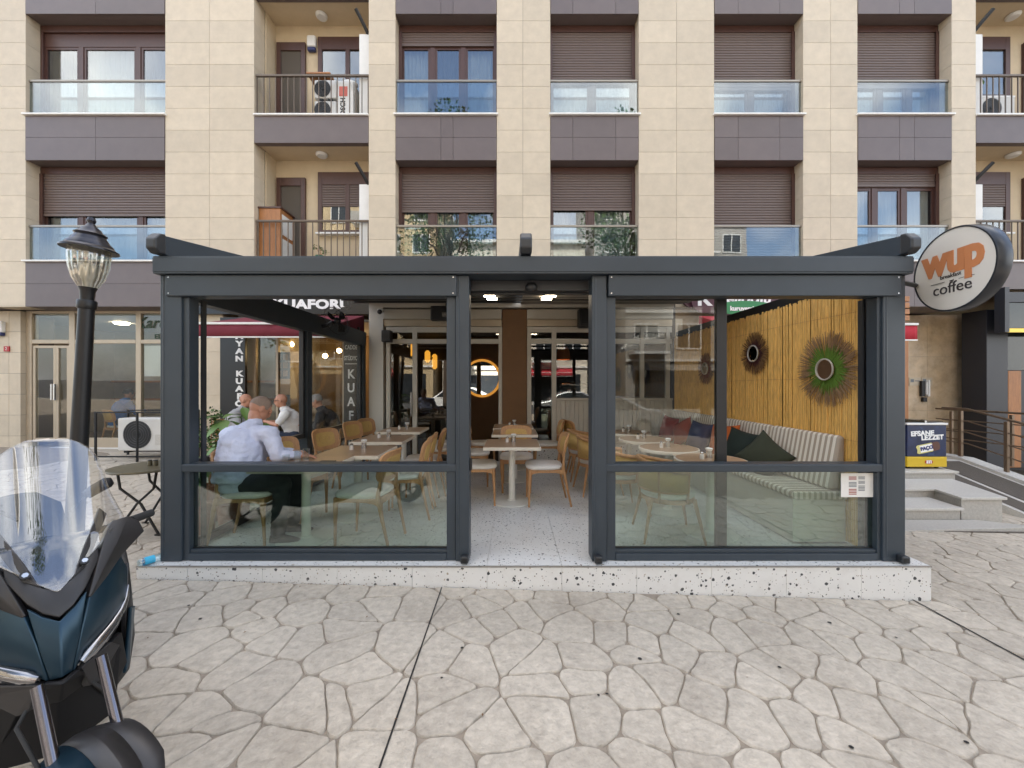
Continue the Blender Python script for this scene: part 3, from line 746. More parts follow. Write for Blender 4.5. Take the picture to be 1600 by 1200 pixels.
def make_chair():
    t = thing('side_chair', '', 'chair')
    b = MB()
    def cush(a, c):
        th = 2*math.pi*a; e = .55
        ca, sa = math.cos(th), math.sin(th)
        rx = .225*math.copysign(abs(ca)**e, ca); ry = .225*math.copysign(abs(sa)**e, sa)
        ry *= 1.0 + .07*ca
        ph = [(.96,.445),(1.0,.455),(1.0,.472),(.95,.487),(.6,.494),(0.001,.496)][int(round(c*5))]
        return (rx*ph[0]+.01, ry*ph[0], ph[1])
    b.grid(cush, 36, 5); b.build('seat', m_seatw, t, smooth=60)
    def leg(pts, rs):
        b = MB(); b.tube(pts, rs, 10); return b.build('leg', m_wood, t, smooth=60)
    for s in (-1, 1):
        leg([(.205,s*.185,0),(.20,s*.19,.2),(.193,s*.195,.36),(.19,s*.195,.445)], [(.011,.013),(.014,.017),(.02,.026),(.02,.028)])
        leg([(-.30,s*.185,0),(-.255,s*.19,.2),(-.215,s*.195,.40),(-.20,s*.19,.46),(-.215,s*.17,.60),(-.245,s*.15,.74)], [(.012,.013),(.014,.017),(.019,.026),(.019,.025),(.013,.019),(.009,.012)])
        b = MB(); b.prism([(-.205,.445),(.19,.445),(.19,.375),(.15,.398),(.08,.408),(-.10,.408),(-.17,.398),(-.21,.375)], s*.195-.011, s*.195+.011, lambda p,a: Vector((p[0],a,p[1]))); b.build('seat_rail', m_wood, t, bevel=.003)
    for x in (.19, -.205):
        b = MB(); b.box(x-.011,x+.011,-.184,.184,.385,.445); b.build('seat_rail', m_wood, t, bevel=.003)
    def backpt(y, z, d):
        return Vector((-.262 - .22*(z-.7) + 1.1*y*y + d, y, z))
    def plate(hy, hz, zc, d0, d1, e=.5):
        b = MB(); N = 30; rings = []
        ol = []
        for k in range(N):
            th = 2*math.pi*k/N; c, s = math.cos(th), math.sin(th)
            ol.append((hy*math.copysign(abs(c)**e, c)*(1+.06*s), zc+hz*math.copysign(abs(s)**e, s)))
        for d, sc in ((d0,.001),(d0,.5),(d0,.96),((d0+d1)/2,1.0),(d1,.96),(d1,.5),(d1,.001)):
            rings.append([backpt(p[0]*sc, zc+(p[1]-zc)*sc, d) for p in ol])
        return b.rings(rings, cap=False)
    bk = plate(.225, .145, .715, -.012, .012).build('backrest', m_wood, t, smooth=40)
    plate(.165, .095, .715, -.0145, .0145).build('cane_panel', m_cane, bk, smooth=40)
    return t
def make_armchair():
    t = thing('cane_armchair', '', 'chair')
    b = MB(); b.lathe([(.001,.40),(.235,.40),(.25,.415),(.25,.45),(.235,.468),(.15,.475),(.001,.477)], n=32); b.build('seat', m_seatw, t, smooth=60)
    b = MB(); b.lathe([(.20,.36),(.245,.36),(.245,.399),(.20,.399)], n=32, cap=False); b.build('seat_ring', m_wood, t, smooth=40)
    for sx in (-1, 1):
        for sy in (-1, 1):
            b = MB(); b.tube([(sx*.27,sy*.25,0),(sx*.19,sy*.18,.40)], [.011,.02], 10); b.build('leg', m_wood, t, smooth=60)
    arc = [R(62+236*k/24) for k in range(25)]
    rad = lambda a: .275
    def top(a): return .66 + .09*(0.5-0.5*math.cos((a-R(62))/(R(236))*2*math.pi))
    b = MB(); b.tube([(rad(a)*math.cos(a), rad(a)*math.sin(a), top(a)) for a in arc], [(.016,.02)]*25, 8); tr = b.build('top_rail', m_wood, t, smooth=60)
    b = MB(); b.tube([(.262*math.cos(a), .262*math.sin(a), .47) for a in arc], .010, 8); b.build('lower_rail', m_wood, t, smooth=60)
    for k in (0, 6, 12, 18, 24):
        a = arc[k]; b = MB(); b.tube([(.25*math.cos(a),.25*math.sin(a),.37),(.272*math.cos(a),.272*math.sin(a),top(a))], .012, 8); b.build('upright', m_wood, t, smooth=60)
    b = MB(); b.grid(lambda uu, vv: ((.264+.006*vv)*math.cos(R(62+236*uu)), (.264+.006*vv)*math.sin(R(62+236*uu)), .475+(top(R(62+236*uu))-.485)*vv), 24, 1); b.build('cane_panel', m_cane, t, smooth=180, thick=.004)
    return t
def make_holder():
    t = thing('napkin_holder', '', 'napkin holder')
    b = MB(); b.lathe([(.001,0),(.028,0),(.028,.07),(.025,.07),(.025,.004),(.001,.004)], n=16); b.build('cup', m_steel, t, smooth=40)
    b = MB(); rr = random.Random(2)
    b.lathe([(.001,.02),(.022,.02),(.026,.07),(.036,.092),(.030,.098),(.012,.085),(.001,.09)], n=11); b.build('napkin', m_white, t, smooth=40)
    return t
def make_shaker():
    t = thing('salt_shaker', '', 'shaker')
    b = MB(); b.lathe([(.001,0),(.020,0),(.021,.03),(.017,.05),(.001,.05)], n=14); b.build('jar', m_seatw, t, smooth=40)
    b = MB(); b.lathe([(.018,.05),(.018,.062),(.010,.070),(.001,.071)], n=14); b.build('lid', m_steel, t, smooth=40)
    return t
tab, ch, arm_, hol, shk = make_table('cafe_table'), make_chair(), make_armchair(), make_holder(), make_shaker()
rtab = make_table('round_table', True)
fT, fC, fA, fH, fS, fR = [], [], [], [], [], []
GT, GCh, GA, GH, GS, GR = 'square tables on the terrace', 'beech chairs with cane backs', 'cane armchairs along the bench', 'napkin holders on the tables', 'salt shakers on the tables', 'round tables along the bench'
lefts = [(-1.94, 3.62), (-1.70, 4.24), (-1.72, 5.18), (-1.74, 6.18)]
mids = [(0.0, 4.76), (0.04, 5.86), (0.02, 6.66)]
names_l = ['at which the man in the blue shirt sits', 'second in the left row, next to the man\'s table', 'third in the left row', 'last in the left row, near the cafe door']
names_m = ['first inside the open doorway', 'second behind the doorway', 'third behind the doorway, by the brown column']
for i, (x, y) in enumerate(lefts): place(tab, fT, (x, y, 0), 0, 'square wood topped pedestal table ' + names_l[i], GT)
for i, (x, y) in enumerate(mids): place(tab, fT, (x, y, 0), 0, 'square wood topped pedestal table ' + names_m[i], GT)
rounds = [(1.93, 3.74), (1.80, 4.42), (1.76, 5.12), (1.78, 5.86)]
nr = ['nearest the front glass', 'second from the front glass', 'third from the front glass', 'farthest from the front glass']
for i, (x, y) in enumerate(rounds): place(rtab, fR, (x, y, 0), 0, 'round pedestal table by the striped bench, ' + nr[i], GR)
ord_ = ['first', 'second', 'third', 'fourth']
chairs = [(-2.42, 3.60, .05, 'beech chair under the seated man in the blue shirt'), (-1.36, 3.60, math.pi-.12, 'beech chair with pale seat facing the man across his table'),
  (-2.36, 4.25, -.28, 'cane back beech chair behind the man, at the second left table'), (-1.20, 4.27, math.pi+.1, 'beech chair right of the second left table'),
  (-2.30, 5.10, -.35, 'cane back beech chair left of the third left table'), (-1.18, 5.14, math.pi+.12, 'beech chair right of the third left table'),
  (-2.34, 6.10, -.30, 'cane back beech chair left of the last left table'), (-2.32, 6.62, -.30, 'cane back beech chair by the white pillar, behind the last left table'), (-1.16, 5.95, math.pi+.1, 'beech chair right of the last left table, nearer one'), (-1.14, 6.5, math.pi+.1, 'beech chair right of the last left table, farther one'),
  (-1.22, 4.72, math.pi+.08, 'beech chair between the second and third left tables'),
  (-.42, 4.78, 0.04, 'beech chair left of the first table in the doorway'), (.40, 4.74, math.pi+.03, 'beech chair right of the first table in the doorway'),
  (.06, 5.34, -math.pi/2, 'beech chair behind the first doorway table, facing the street'),
  (-.56, 5.62, .05, 'beech chair left of the second doorway table'), (-.50, 6.5, .05, 'beech chair left of the third doorway table'), (.58, 6.45, math.pi, 'beech chair right of the third doorway table')]
for (x, y, a, lb) in chairs: place(ch, fC, (x, y, 0), a, lb, GCh)
arms = [(1.50, 3.72, -.10), (1.24, 4.46, .10), (1.16, 5.22, .1), (1.14, 5.95, 0)]
for i, (x, y, a) in enumerate(arms): place(arm_, fA, (x, y, 0), a, 'cane armchair at the round tables, ' + nr[i], GA)
place(ch, fC, (1.18, 6.6, 0), .3, 'beech chair in front of the serving window', GCh)
for i, (x, y) in enumerate(lefts[1:]):
    place(hol, fH, (x+.02, y+.12, TH), 0, 'steel napkin cup on the %s left table' % ord_[i+1], GH); place(shk, fS, (x-.08, y+.02, TH), 0, 'small shaker on the %s left table' % ord_[i+1], GS)
for i, (x, y) in enumerate(mids):
    place(hol, fH, (x+.02, y+.10, TH), 0, 'steel napkin cup on the %s doorway table' % ord_[i], GH); place(shk, fS, (x-.06, y+.06, TH), 0, 'small shaker on the %s doorway table' % ord_[i], GS)
for i, (x, y) in enumerate(rounds):
    place(hol, fH, (x+.02, y+.06, TH), 0, 'steel napkin cup on the %s round table from the glass' % ord_[i], GH); place(shk, fS, (x-.08, y+.0, TH), 0, 'small shaker on the %s round table from the glass' % ord_[i], GS)
# tea glasses and phone at the man's table
m_tumb = glass('tumbler_glass', (.93,.95,.95), .10)
for i, (x, y, h, r_) in enumerate(((-2.00,3.58,.115,.032),(-2.09,3.55,.075,.034),(-1.93,3.60,.125,.030))):
    t = thing('drinking_glass', ['tall drinking glass, middle of the three on the man\'s table', 'short glass nearest the man on his table', 'tallest glass on the man\'s table, away from him'][i], 'glass', (x, y, TH), group='glasses on the man\'s table')
    b = MB(); b.lathe([(.001,.002),(r_*.85,.002),(r_,h),(r_-.003,h),(r_*.8,.012),(.001,.012)], (x,y,TH), 18); b.build('tumbler', m_tumb, t, smooth=40)
o = part('mobile_phone', m_black, None, (-1.80,-1.66,3.56,3.63,TH+.001,TH+.009), bevel=.003, loc=(-1.73,3.6,TH)); tag(o, 'black mobile phone lying on the man\'s table', 'phone')

# ------------------------------------------------------------------ bench, cushions, bamboo
def striped(name, axis, a, b_, per):
    m = bpy.data.materials.new(name); m.use_nodes = True; n = m.node_tree.nodes; l = m.node_tree.links.new; bs = n['Principled BSDF']; bs.inputs['Roughness'].default_value = .85
    g = n.new('ShaderNodeNewGeometry'); sp = n.new('ShaderNodeSeparateXYZ'); l(g.outputs['Position'], sp.inputs[0])
    mu = n.new('ShaderNodeMath'); mu.operation = 'MULTIPLY'; mu.inputs[1].default_value = 1/per; l(sp.outputs[axis], mu.inputs[0])
    fr = n.new('ShaderNodeMath'); fr.operation = 'FRACT'; l(mu.outputs[0], fr.inputs[0])
    gt = n.new('ShaderNodeMath'); gt.operation = 'GREATER_THAN'; gt.inputs[1].default_value = .52; l(fr.outputs[0], gt.inputs[0])
    x = n.new('ShaderNodeMix'); x.data_type = 'RGBA'; x.inputs[6].default_value = (*a,1); x.inputs[7].default_value = (*b_,1); l(gt.outputs[0], x.inputs[0]); l(x.outputs[2], bs.inputs['Base Color'])
    t = n.new('ShaderNodeTexNoise'); t.inputs['Scale'].default_value = 250; bp = n.new('ShaderNodeBump'); bp.inputs['Strength'].default_value = .2; bp.inputs['Distance'].default_value = .004; l(g.outputs['Position'], t.inputs['Vector']); l(t.outputs['Fac'], bp.inputs['Height']); l(bp.outputs['Normal'], bs.inputs['Normal'])
    return m
m_strY = striped('striped_fabric', 1, (.70,.63,.52), (.36,.29,.22), .062)
m_strX = striped('striped_fabric_end', 0, (.70,.63,.52), (.40,.36,.28), .05)
bn = thing('bench', 'long built-in bench with beige striped cushions along the bamboo wall', 'bench', (2.8, 5.3, 0))
m_bench = mat('bench_board', (.62,.58,.50), .5, var=.05)
for i in range(3):
    tile_obj(2.56, 3.04, 3.50, 3.52, .02+.13*i, .15+.13*i, bn, m_bench, name='board')
part('bench_box', m_bench, bn, (2.575, 3.04, 3.52, 7.2, .01, .41), bevel=.004)
b = MB(); b.box(2.545, 3.05, 3.49, 7.2, .415, .485); b.build('seat_cushion', m_strY, bn, bevel=.03, seg=4, smooth=None)
b = MB(); b.box(2.545, 3.04, 3.465, 3.4895, .415, .485); b.build('cushion_end', m_strX, bn, bevel=.012, seg=3)
y = 3.50; k = 0
while y < 7.1:
    y2 = min(y+.92, 7.18); b = MB()
    b.prism([(2.90,.49),(3.05,.49),(3.05,.98),(2.99,.99)], y+.006, y2-.006, lambda p,a: Vector((p[0],a,p[1]))); b.build('back_cushion', m_strY, bn, bevel=.03, seg=4); y = y2
# scatter cushions
def pillow(name, label, colr, c, s, rot):
    m = mat('fabric_'+name, colr, .9, var=.12, scale=30, bump=.15, bscale=300)
    t = MB(); N = 16
    for side in (1, -1):
        t.grid(lambda a, b_: ((a-.5)*s*(1-.10*math.sin(math.pi*b_)**1), side*.085*s/.42*(max(0, math.sin(math.pi*a)*math.sin(math.pi*b_))**.42), (b_-.5)*s*(1-.10*math.sin(math.pi*a))), N, N)
    me = t.mesh('scatter_cushion'); bm = bmesh.new(); bm.from_mesh(me); bmesh.ops.remove_doubles(bm, verts=bm.verts, dist=1e-4); bm.to_mesh(me); bm.free()
    o = link('scatter_cushion', me, m, smooth=180); o.location = c; o.rotation_euler = rot
    tag(o, label, 'cushion', 'scatter cushions on the bench')
pillow('red', 'dark red cushion farthest along the bench', (.24,.03,.02), (2.74,6.72,.69), .42, (R(-14),R(6),R(-78)))
pillow('rust', 'rust red cushion leaning beside the dark red one', (.30,.05,.02), (2.76,6.22,.68), .42, (R(-22),R(-28),R(-70)))
pillow('navy', 'navy blue cushion between the red and orange ones', (.012,.022,.075), (2.74,5.62,.69), .44, (R(-16),R(4),R(-75)))
pillow('orange', 'bright orange cushion on the striped bench', (.50,.11,.02), (2.80,5.08,.70), .46, (R(-14),R(-4),R(-75)))
pillow('green', 'dark green cushion lying between orange and olive ones', (.010,.018,.013), (2.76,4.62,.68), .46, (R(-18),R(8),R(-70)))
pillow('olive', 'dark olive cushion tilted on its corner, nearest the front glass', (.030,.034,.018), (2.74,4.18,.67), .42, (R(-20),R(38),R(-62)))
# bamboo screen
bs_ = thing('bamboo_screen', 'golden bamboo reed screen closing the right side of the terrace', 'screen', (3.06, 5.2, 0))
m_reed = mat('bamboo_reed', (.66,.38,.095), .42, var=.34, scale=5, stretch=(1,11,1.6), bump=.2, bscale=20)
rr = random.Random(5); b = MB(); y = 3.36
while y < 7.25:
    d = rr.uniform(.015,.027); x = 3.065+rr.uniform(-.004,.004); top = 2.33+rr.uniform(-.02,.018); tl = rr.uniform(-.01,.01)
    b.tube([(x,y,.02),(x+rr.uniform(-.004,.004),y+tl*.5,1.2),(x,y+tl,top)], d/2, 7); y += d*.95
tag(b.build('reeds', m_reed, bs_, smooth=60), kind='stuff')
for z in (.95, 1.5, 2.1):
    b = MB(); b.tube([(3.052,3.36,z),(3.05,4.6,z+.012),(3.052,5.9,z-.01),(3.052,7.2,z)], .0015, 5); b.build('binding_wire', m_dwood, bs_)
part('backing_board', m_black, bs_, (3.085, 3.10, 3.34, 7.2, 0.01, 2.44))
def sunburst(name, label, c, rad_, mrad, cin, cout, seed):
    o = thing('sunburst_mirror', label, 'mirror', c, group='sunburst mirrors on the bamboo screen')
    mi = mat(name+'_inner_fibre', cin, .8, var=.2, scale=40); mo = mat(name+'_outer_fibre', cout, .8, var=.3, scale=40)
    rr = random.Random(seed); bi, bo = MB(), MB()
    for k in range(420):
        a = rr.uniform(0, 2*math.pi); r1 = rad_*rr.uniform(.80,1.02); r0 = mrad*.9; rm = rad_*rr.uniform(.50,.70); w = rr.uniform(.0015,.004); dx = rr.uniform(-.028,-.006)
        def P(r_, s): return Vector((c[0]+dx*(r_/rad_)-.006, c[1]+r_*math.cos(a)-s*math.sin(a), c[2]+r_*math.sin(a)+s*math.cos(a)))
        t = Vector((-.002,0,0))
        bi.add([P(r0,-w),P(r0,w),P(rm,w),P(rm,-w)], [(0,1,2,3)]); bo.add([P(rm*.92,-w),P(rm*.92,w),P(r1,w*.6),P(r1,-w*.6)], [(0,1,2,3)])
    tag(bi.build('inner_fibres', mi, o, thick=.0015), kind='stuff'); tag(bo.build('outer_fibres', mo, o, thick=.0015), kind='stuff')
    My = Matrix.Rotation(R(-90), 3, 'Y')
    b = MB(); b.lathe([(.001,.03),(mrad,.03),(mrad,.036),(.001,.036)], c, 30, My); b.build('mirror_pane', m_mirror, o)
    b = MB(); b.tube([Vector(c)+Vector((-.038, mrad*math.cos(t), mrad*math.sin(t))) for t in [2*math.pi*k/30 for k in range(31)]], .008, 6); b.build('rope_ring', m_rope, o, smooth=60)
sunburst('green', 'large sunburst mirror with green centre and straw fringe on the bamboo', (3.045, 3.70, 1.60), .37, .10, (.09,.17,.015), (.25,.15,.075), 1)
sunburst('maroon', 'small sunburst mirror with maroon centre on the bamboo', (3.045, 4.80, 1.84), .27, .10, (.055,.012,.012), (.17,.085,.03), 2)
sunburst('russet', 'farthest sunburst mirror with russet centre on the bamboo', (3.045, 6.0, 1.70), .25, .09, (.12,.02,.015), (.20,.10,.05), 3)
# paper notice on the front glass
o = part('paper_notice', m_white, None, ((1315-800)*3.2/600, (1368-800)*3.2/600, 3.205, 3.2085, 1.46-(777-600)*3.2/600, 1.46-(739.5-600)*3.2/600), loc=(2.9,3.2,.6))
tag(o, 'white printed paper notice stuck inside the lower front glass', 'notice')
m_pred = mat('print_red', (.35,.10,.09), .8); m_pgrey = mat('print_grey', (.18,.20,.22), .8)
for (ua, ub, va, vb, mm) in ((1327,1339,744,750,m_pred),(1327,1339,752.5,761,m_pgrey),(1327,1339,763,773,m_pred),(1342,1352,744,749,m_pgrey),(1342,1352,751,756,m_pgrey),(1342,1352,758,767,m_pgrey)):
    b = MB(); z0, z1 = 1.46-(vb-600)*3.2/600, 1.46-(va-600)*3.2/600; nl = 4
    for q in range(nl):
        zz = z0+(z1-z0)*q/nl; b.box((ua-800)*3.2/600,(ub-800)*3.2/600,3.2035,3.2046,zz,zz+(z1-z0)/nl*.55)
    tag(b.build('print', mm, o), kind='stuff')
# wall equipment at the back
def onwall(name, label, cat, m, bx, **kw):
    o = part(name, m, None, bx, loc=((bx[0]+bx[1])/2,(bx[2]+bx[3])/2,bx[4]), **kw); return tag(o, label, cat)
o = thing('heater', 'black infrared heater hanging from the terrace ceiling, left', 'heater', (xb_(680), 6.9, 2.6))
part('housing', m_black, o, (-1.46,-.92,6.86,7.0,2.60,2.86), bevel=.02); part('lamp_grille', m_steel, o, (-1.25,-.98,6.85,6.858,2.66,2.74))
part('mount', m_blackm, o, (-1.2,-1.16,6.92,6.96,2.86,3.0))
o = thing('heater', 'black box heater on the cafe wall, right of the doorway', 'heater', (1.3, 7.1, 2.5))
part('housing', m_black, o, (1.22,1.62,7.0,7.2,2.50,2.84), bevel=.02); part('lamp_grille', m_blackm, o, (1.27,1.57,6.99,7.0,2.56,2.78)); part('mount', m_blackm, o, (1.38,1.44,7.2,7.26,2.6,2.7))
o = thing('loudspeaker', 'small black loudspeaker at the corner of the cafe shopfront', 'speaker', (-2.35, 7.2, 2.22))
part('cabinet', m_black, o, (-2.42,-2.25,7.10,7.26,2.24,2.46), bevel=.015); b = MB(); b.tube([(-2.335,7.09,2.35),(-2.335,7.105,2.35)], .06, 18); b.build('cone', m_blackm, o)
o = thing('security_camera', 'white dome security camera above the loudspeaker', 'camera', (-2.45, 7.15, 2.85))
part('bracket', m_white, o, (-2.5,-2.40,7.12,7.22,2.80,2.86), bevel=.01); b = MB(); b.ball((-2.44,7.08,2.79), .045, 14, 10); b.build('lens_dome', m_black, o, smooth=60)
# wall fan on the left side beam
o = thing('wall_fan', 'black oscillating wall fan on the left side beam of the pergola', 'fan', (-2.62, 5.6, 2.4))
b = MB(); b.tube([(-2.76,5.6,2.30),(-2.68,5.6,2.32),(-2.60,5.58,2.36)], .03, 10); b.build('arm', m_black, o, smooth=60)
Mf = Matrix.Rotation(R(70), 3, 'Y') @ Matrix.Rotation(R(20), 3, 'X')
b = MB()
for k in range(28):
    a = 2*math.pi*k/28; b.tube([Vector((-2.52,5.56,2.38)) + Mf @ Vector((rr_*math.cos(a), rr_*math.sin(a), zz)) for rr_, zz in ((.05,.07),(.16,.06),(.21,.01),(.215,-.04))], .0022, 4)
for rr_, zz in ((.215,-.03),(.12,.066)):
    b.tube([Vector((-2.52,5.56,2.38)) + Mf @ Vector((rr_*math.cos(t), rr_*math.sin(t), zz)) for t in [2*math.pi*k/28 for k in range(29)]], .004, 5)
tag(b.build('cage', m_blackm, o, smooth=60), kind='stuff')
for k in range(3):
    a0 = 2*math.pi*k/3; b = MB()
    b.add([Vector((-2.52,5.56,2.38)) + Mf @ Vector((r_*math.cos(a0+da), r_*math.sin(a0+da), zz)) for r_, da, zz in ((.03,-.3,0),(.18,-.35,-.01),(.19,.2,.012),(.14,.55,.02),(.03,.4,.01))], [(0,1,2,3,4)]); b.build('blade', m_blackm, o, thick=.003)
b = MB(); b.ball((-2.53,5.56,2.375), .05, 12, 8); b.build('motor', m_black, o, smooth=60)
# ------------------------------------------------------------------ neighbours on the left: glazed shop
YS = 8.30
xs_ = lambda u: (u-800)*YS/FPX
zs_ = lambda v: CAMZ + (600-v)*YS/FPX
shop = thing('corner_shop', 'glazed shop with champagne aluminium frames behind the lamp post', 'shop', (xs_(150), YS, 0))
m_shopw = mat('shop_wall', (.42,.36,.28), .8, var=.1)
def fbar(u0, u1, v0, v1, d=.05, nm='mullion', par=shop, m=m_alu): return part(nm, m, par, (xs_(u0), xs_(u1), YS-.03, YS+d, zs_(v1), zs_(v0)), bevel=.004)
for a, b in ((43,52),(110,119),(214,222),(300,306)): fbar(a, b, 486, 702)
for a, b in ((52.2,109.8),(119.2,213.8),(222.2,299.8)):
    fbar(a, b, 531, 537, nm='transom'); fbar(a, b, 486, 490, nm='head_rail'); 
    part('pane', m_shopglass, shop, (xs_(a), xs_(b), YS+.005, YS+.012, zs_(531), zs_(490)))
for a, b in ((119.2,213.8),(222.2,299.8)):
    fbar(a, b, 684, 699, nm='plinth_panel'); part('pane', m_shopglass, shop, (xs_(a), xs_(b), YS+.005, YS+.012, zs_(684), zs_(537)))
for a, b in ((52.6,88.4),(88.6,109.4)):
    dl = MB(); 
    for q in ((a,a+4,540,690),(b-4,b,540,690)): dl.box(xs_(q[0]),xs_(q[1]),YS-.015,YS+.035,zs_(q[3]),zs_(q[2]))
    dl.box(xs_(a+4),xs_(b-4),YS-.015,YS+.035,zs_(544),zs_(540)); dl.box(xs_(a+4),xs_(b-4),YS-.015,YS+.035,zs_(690),zs_(684))
    d = dl.build('door', m_alu, shop, bevel=.004)
    part('pane', m_shopglass, d, (xs_(a+4), xs_(b-4), YS+.005, YS+.012, zs_(684), zs_(544)))
    part('handle', m_steel, d, (xs_(a+1) if a > 80 else xs_(b-3), xs_(a+3) if a > 80 else xs_(b-1), YS-.08, YS-.05, zs_(625), zs_(600)))
fbar(40, 310, 699, 706, d=.3, nm='step', m=m_sill)
part('floor', m_shopw, shop, (-11.5, -5.1, YS+.06, 11.2, -.2, .02)); part('rear_wall', m_shopw, shop, (-11.5, -5.1, 11.1, 11.2, 0, 3.0)); part('side_wall', m_shopw, shop, (-5.2, -5.1, YS+.1, 11.1, 0, 3.0)); part('side_wall', m_shopw, shop, (-11.6, -11.5, YS+.1, 11.1, 0, 3.0))
part('ceiling', m_white, shop, (-11.5, -5.2, YS+.05, 11.1, 2.96, 3.02))
b = MB(); b.lathe([(.001,-.03),(.13,-.03),(.15,0),(.001,0)], (xs_(190)*9.4/8.3, 9.4, 2.95), 18); o = b.build('downlight', m_led, shop)
part('counter', m_offw, shop, (-9.6, -8.3, 9.6, 10.1, .02, .62), bevel=.01); part('shelf', m_dwood, shop, (-11.2, -6.0, 10.7, 11.0, 1.0, 1.06)); part('shelf', m_dwood, shop, (-11.2, -6.0, 10.7, 11.0, 1.5, 1.56))
part('cloth_panel', m_white, shop, (xs_(224), xs_(262), YS+.02, YS+.03, zs_(588), zs_(540)))
m_dgreen = mat('dark_green_print', (.03,.06,.035), .6)
text('lettering', 'Kardelen', m_dgreen, shop, (xs_(256), YS-.004, zs_(505)), .34, shear=.3, bold=.006); text('lettering', 'ELİŞİ', m_dgreen, shop, (xs_(256), YS-.004, zs_(526)), .13, bold=.004, sx=1.25)
# tiled pier at the corner of the block, under the overhang
pier = thing('corner_pier', 'beige tiled pier at street level on the far left', 'pier', (xs_(10), YS, 0))
part('core', m_brown, pier, (xs_(-30)+.02, xs_(43)-.02, YS-.1, YS+.5, -.5, 3.02))
z = 3.02
while z > -.2:
    for a, b in ((-30, 25), (25, 43)): tile_obj(xs_(a), xs_(b), YS-.12, YS+.2, max(z-.4445,-.3), z, pier, m_clad, gap=.003)
    z -= .4445
o = thing('alarm_box', 'white alarm box with blue base on the corner pier', 'alarm box', (xs_(12), YS-.17, zs_(515)))
part('cover', m_white, o, (xs_(3), xs_(21), YS-.20, YS-.12, zs_(521), zs_(504)), bevel=.015); m_blue = mat('blue_plastic', (.02,.03,.12), .4)
part('lower_cover', m_blue, o, (xs_(4), xs_(20), YS-.195, YS-.12, zs_(526), zs_(521)-.002), bevel=.01)
m_red = mat('red_enamel', (.40,.015,.02), .35)
o = part('house_number', m_red, None, (xs_(19), xs_(27), YS-.14, YS-.12, zs_(550), zs_(542)), loc=(xs_(23),YS-.13,zs_(546))); tag(o, 'small red house number plate on the corner pier', 'number plate')
text('digit', '2', m_white, o, (xs_(23), YS-.1425, zs_(546)), .09)

# ------------------------------------------------------------------ hairdresser behind the left side of the terrace
YH = 7.95
xh = lambda u: (u-800)*YH/FPX
zh_ = lambda v: CAMZ + (600-v)*YH/FPX
hs = thing('hair_salon', 'hair salon front with dark frames behind the terrace', 'shop', (xh(440), YH, 0))
part('pier', m_plaster, hs, (xh(314)+.02, xh(357)-.01, YH-.13, YH+.3, -.3, 3.0))
z = 3.0
while z > -.2:
    tile_obj(xh(314), xh(357), YH-.15, YH+.2, max(z-.4445,-.3), z, hs, m_clad, gap=.003); z -= .4445
for a, b in ((396,401),(432,436),(470,474),(536,542)): part('mullion', m_alu, hs, (xh(a), xh(b), YH-.03, YH+.05, -.1, 2.6), bevel=.004)
part('head_rail', m_alu, hs, (xh(396), xh(560), YH-.03, YH+.05, 2.6, 2.72)); part('sill_rail', m_alu, hs, (xh(436), xh(560), YH-.03, YH+.05, -.1, .25))
for a, b in ((401.2,431.8),(436.2,469.8),(474.2,535.8)): part('pane', m_shopglass, hs, (xh(a), xh(b), YH+.005, YH+.012, .25 if a > 432 else 0, 2.6))
m_salon = mat('salon_wall', (.30,.20,.11), .7, var=.1)
part('rear_wall', m_salon, hs, (-5.9, -2.8, 10.2, 10.3, 0, 3)); part('floor', m_salon, hs, (-5.9, -2.8, YH+.06, 10.2, -.3, .01)); part('side_wall', m_salon, hs, (-2.82, -2.76, YH+.1, 10.2, 0, 3)); part('ceiling', m_white, hs, (-5.9, -2.8, YH+.06, 10.2, 2.75, 2.8))
part('poster', m_black, hs, (xh(428), xh(452), YH+.03, YH+.04, zh_(592), zh_(550)))
m_skinp = mat('poster_tone', (.30,.17,.10), .6)
for i in range(3):
    for j in range(2): part('photo_print', m_skinp, hs, (xh(431)+.13*j, xh(431)+.13*j+.10, YH+.024, YH+.029, zh_(588)+.17*i, zh_(588)+.17*i+.12))
part('lower_board', m_black, hs, (xh(428), xh(452), YH+.03, YH+.04, .3, zh_(617)))
for i, (u, v, y) in enumerate(((455,538,8.9),(508,556,9.0),(530,548,9.3))):
    w = W(u, v, y); o = thing('salon_lamp', ['round white lamp under the salon ceiling behind the awning', 'warm bulb hanging inside the salon window, lower one', 'warm bulb hanging inside the salon, farther one'][i], 'lamp', tuple(w), group='bulbs in the hair salon')
    b = MB(); b.ball(w, .055, 12, 8); b.build('bulb', m_bulb, o, smooth=60); b = MB(); b.tube([w+Vector((0,0,.05)), Vector((w.x,w.y,2.75))], .005, 5); b.build('cord', m_black, o)
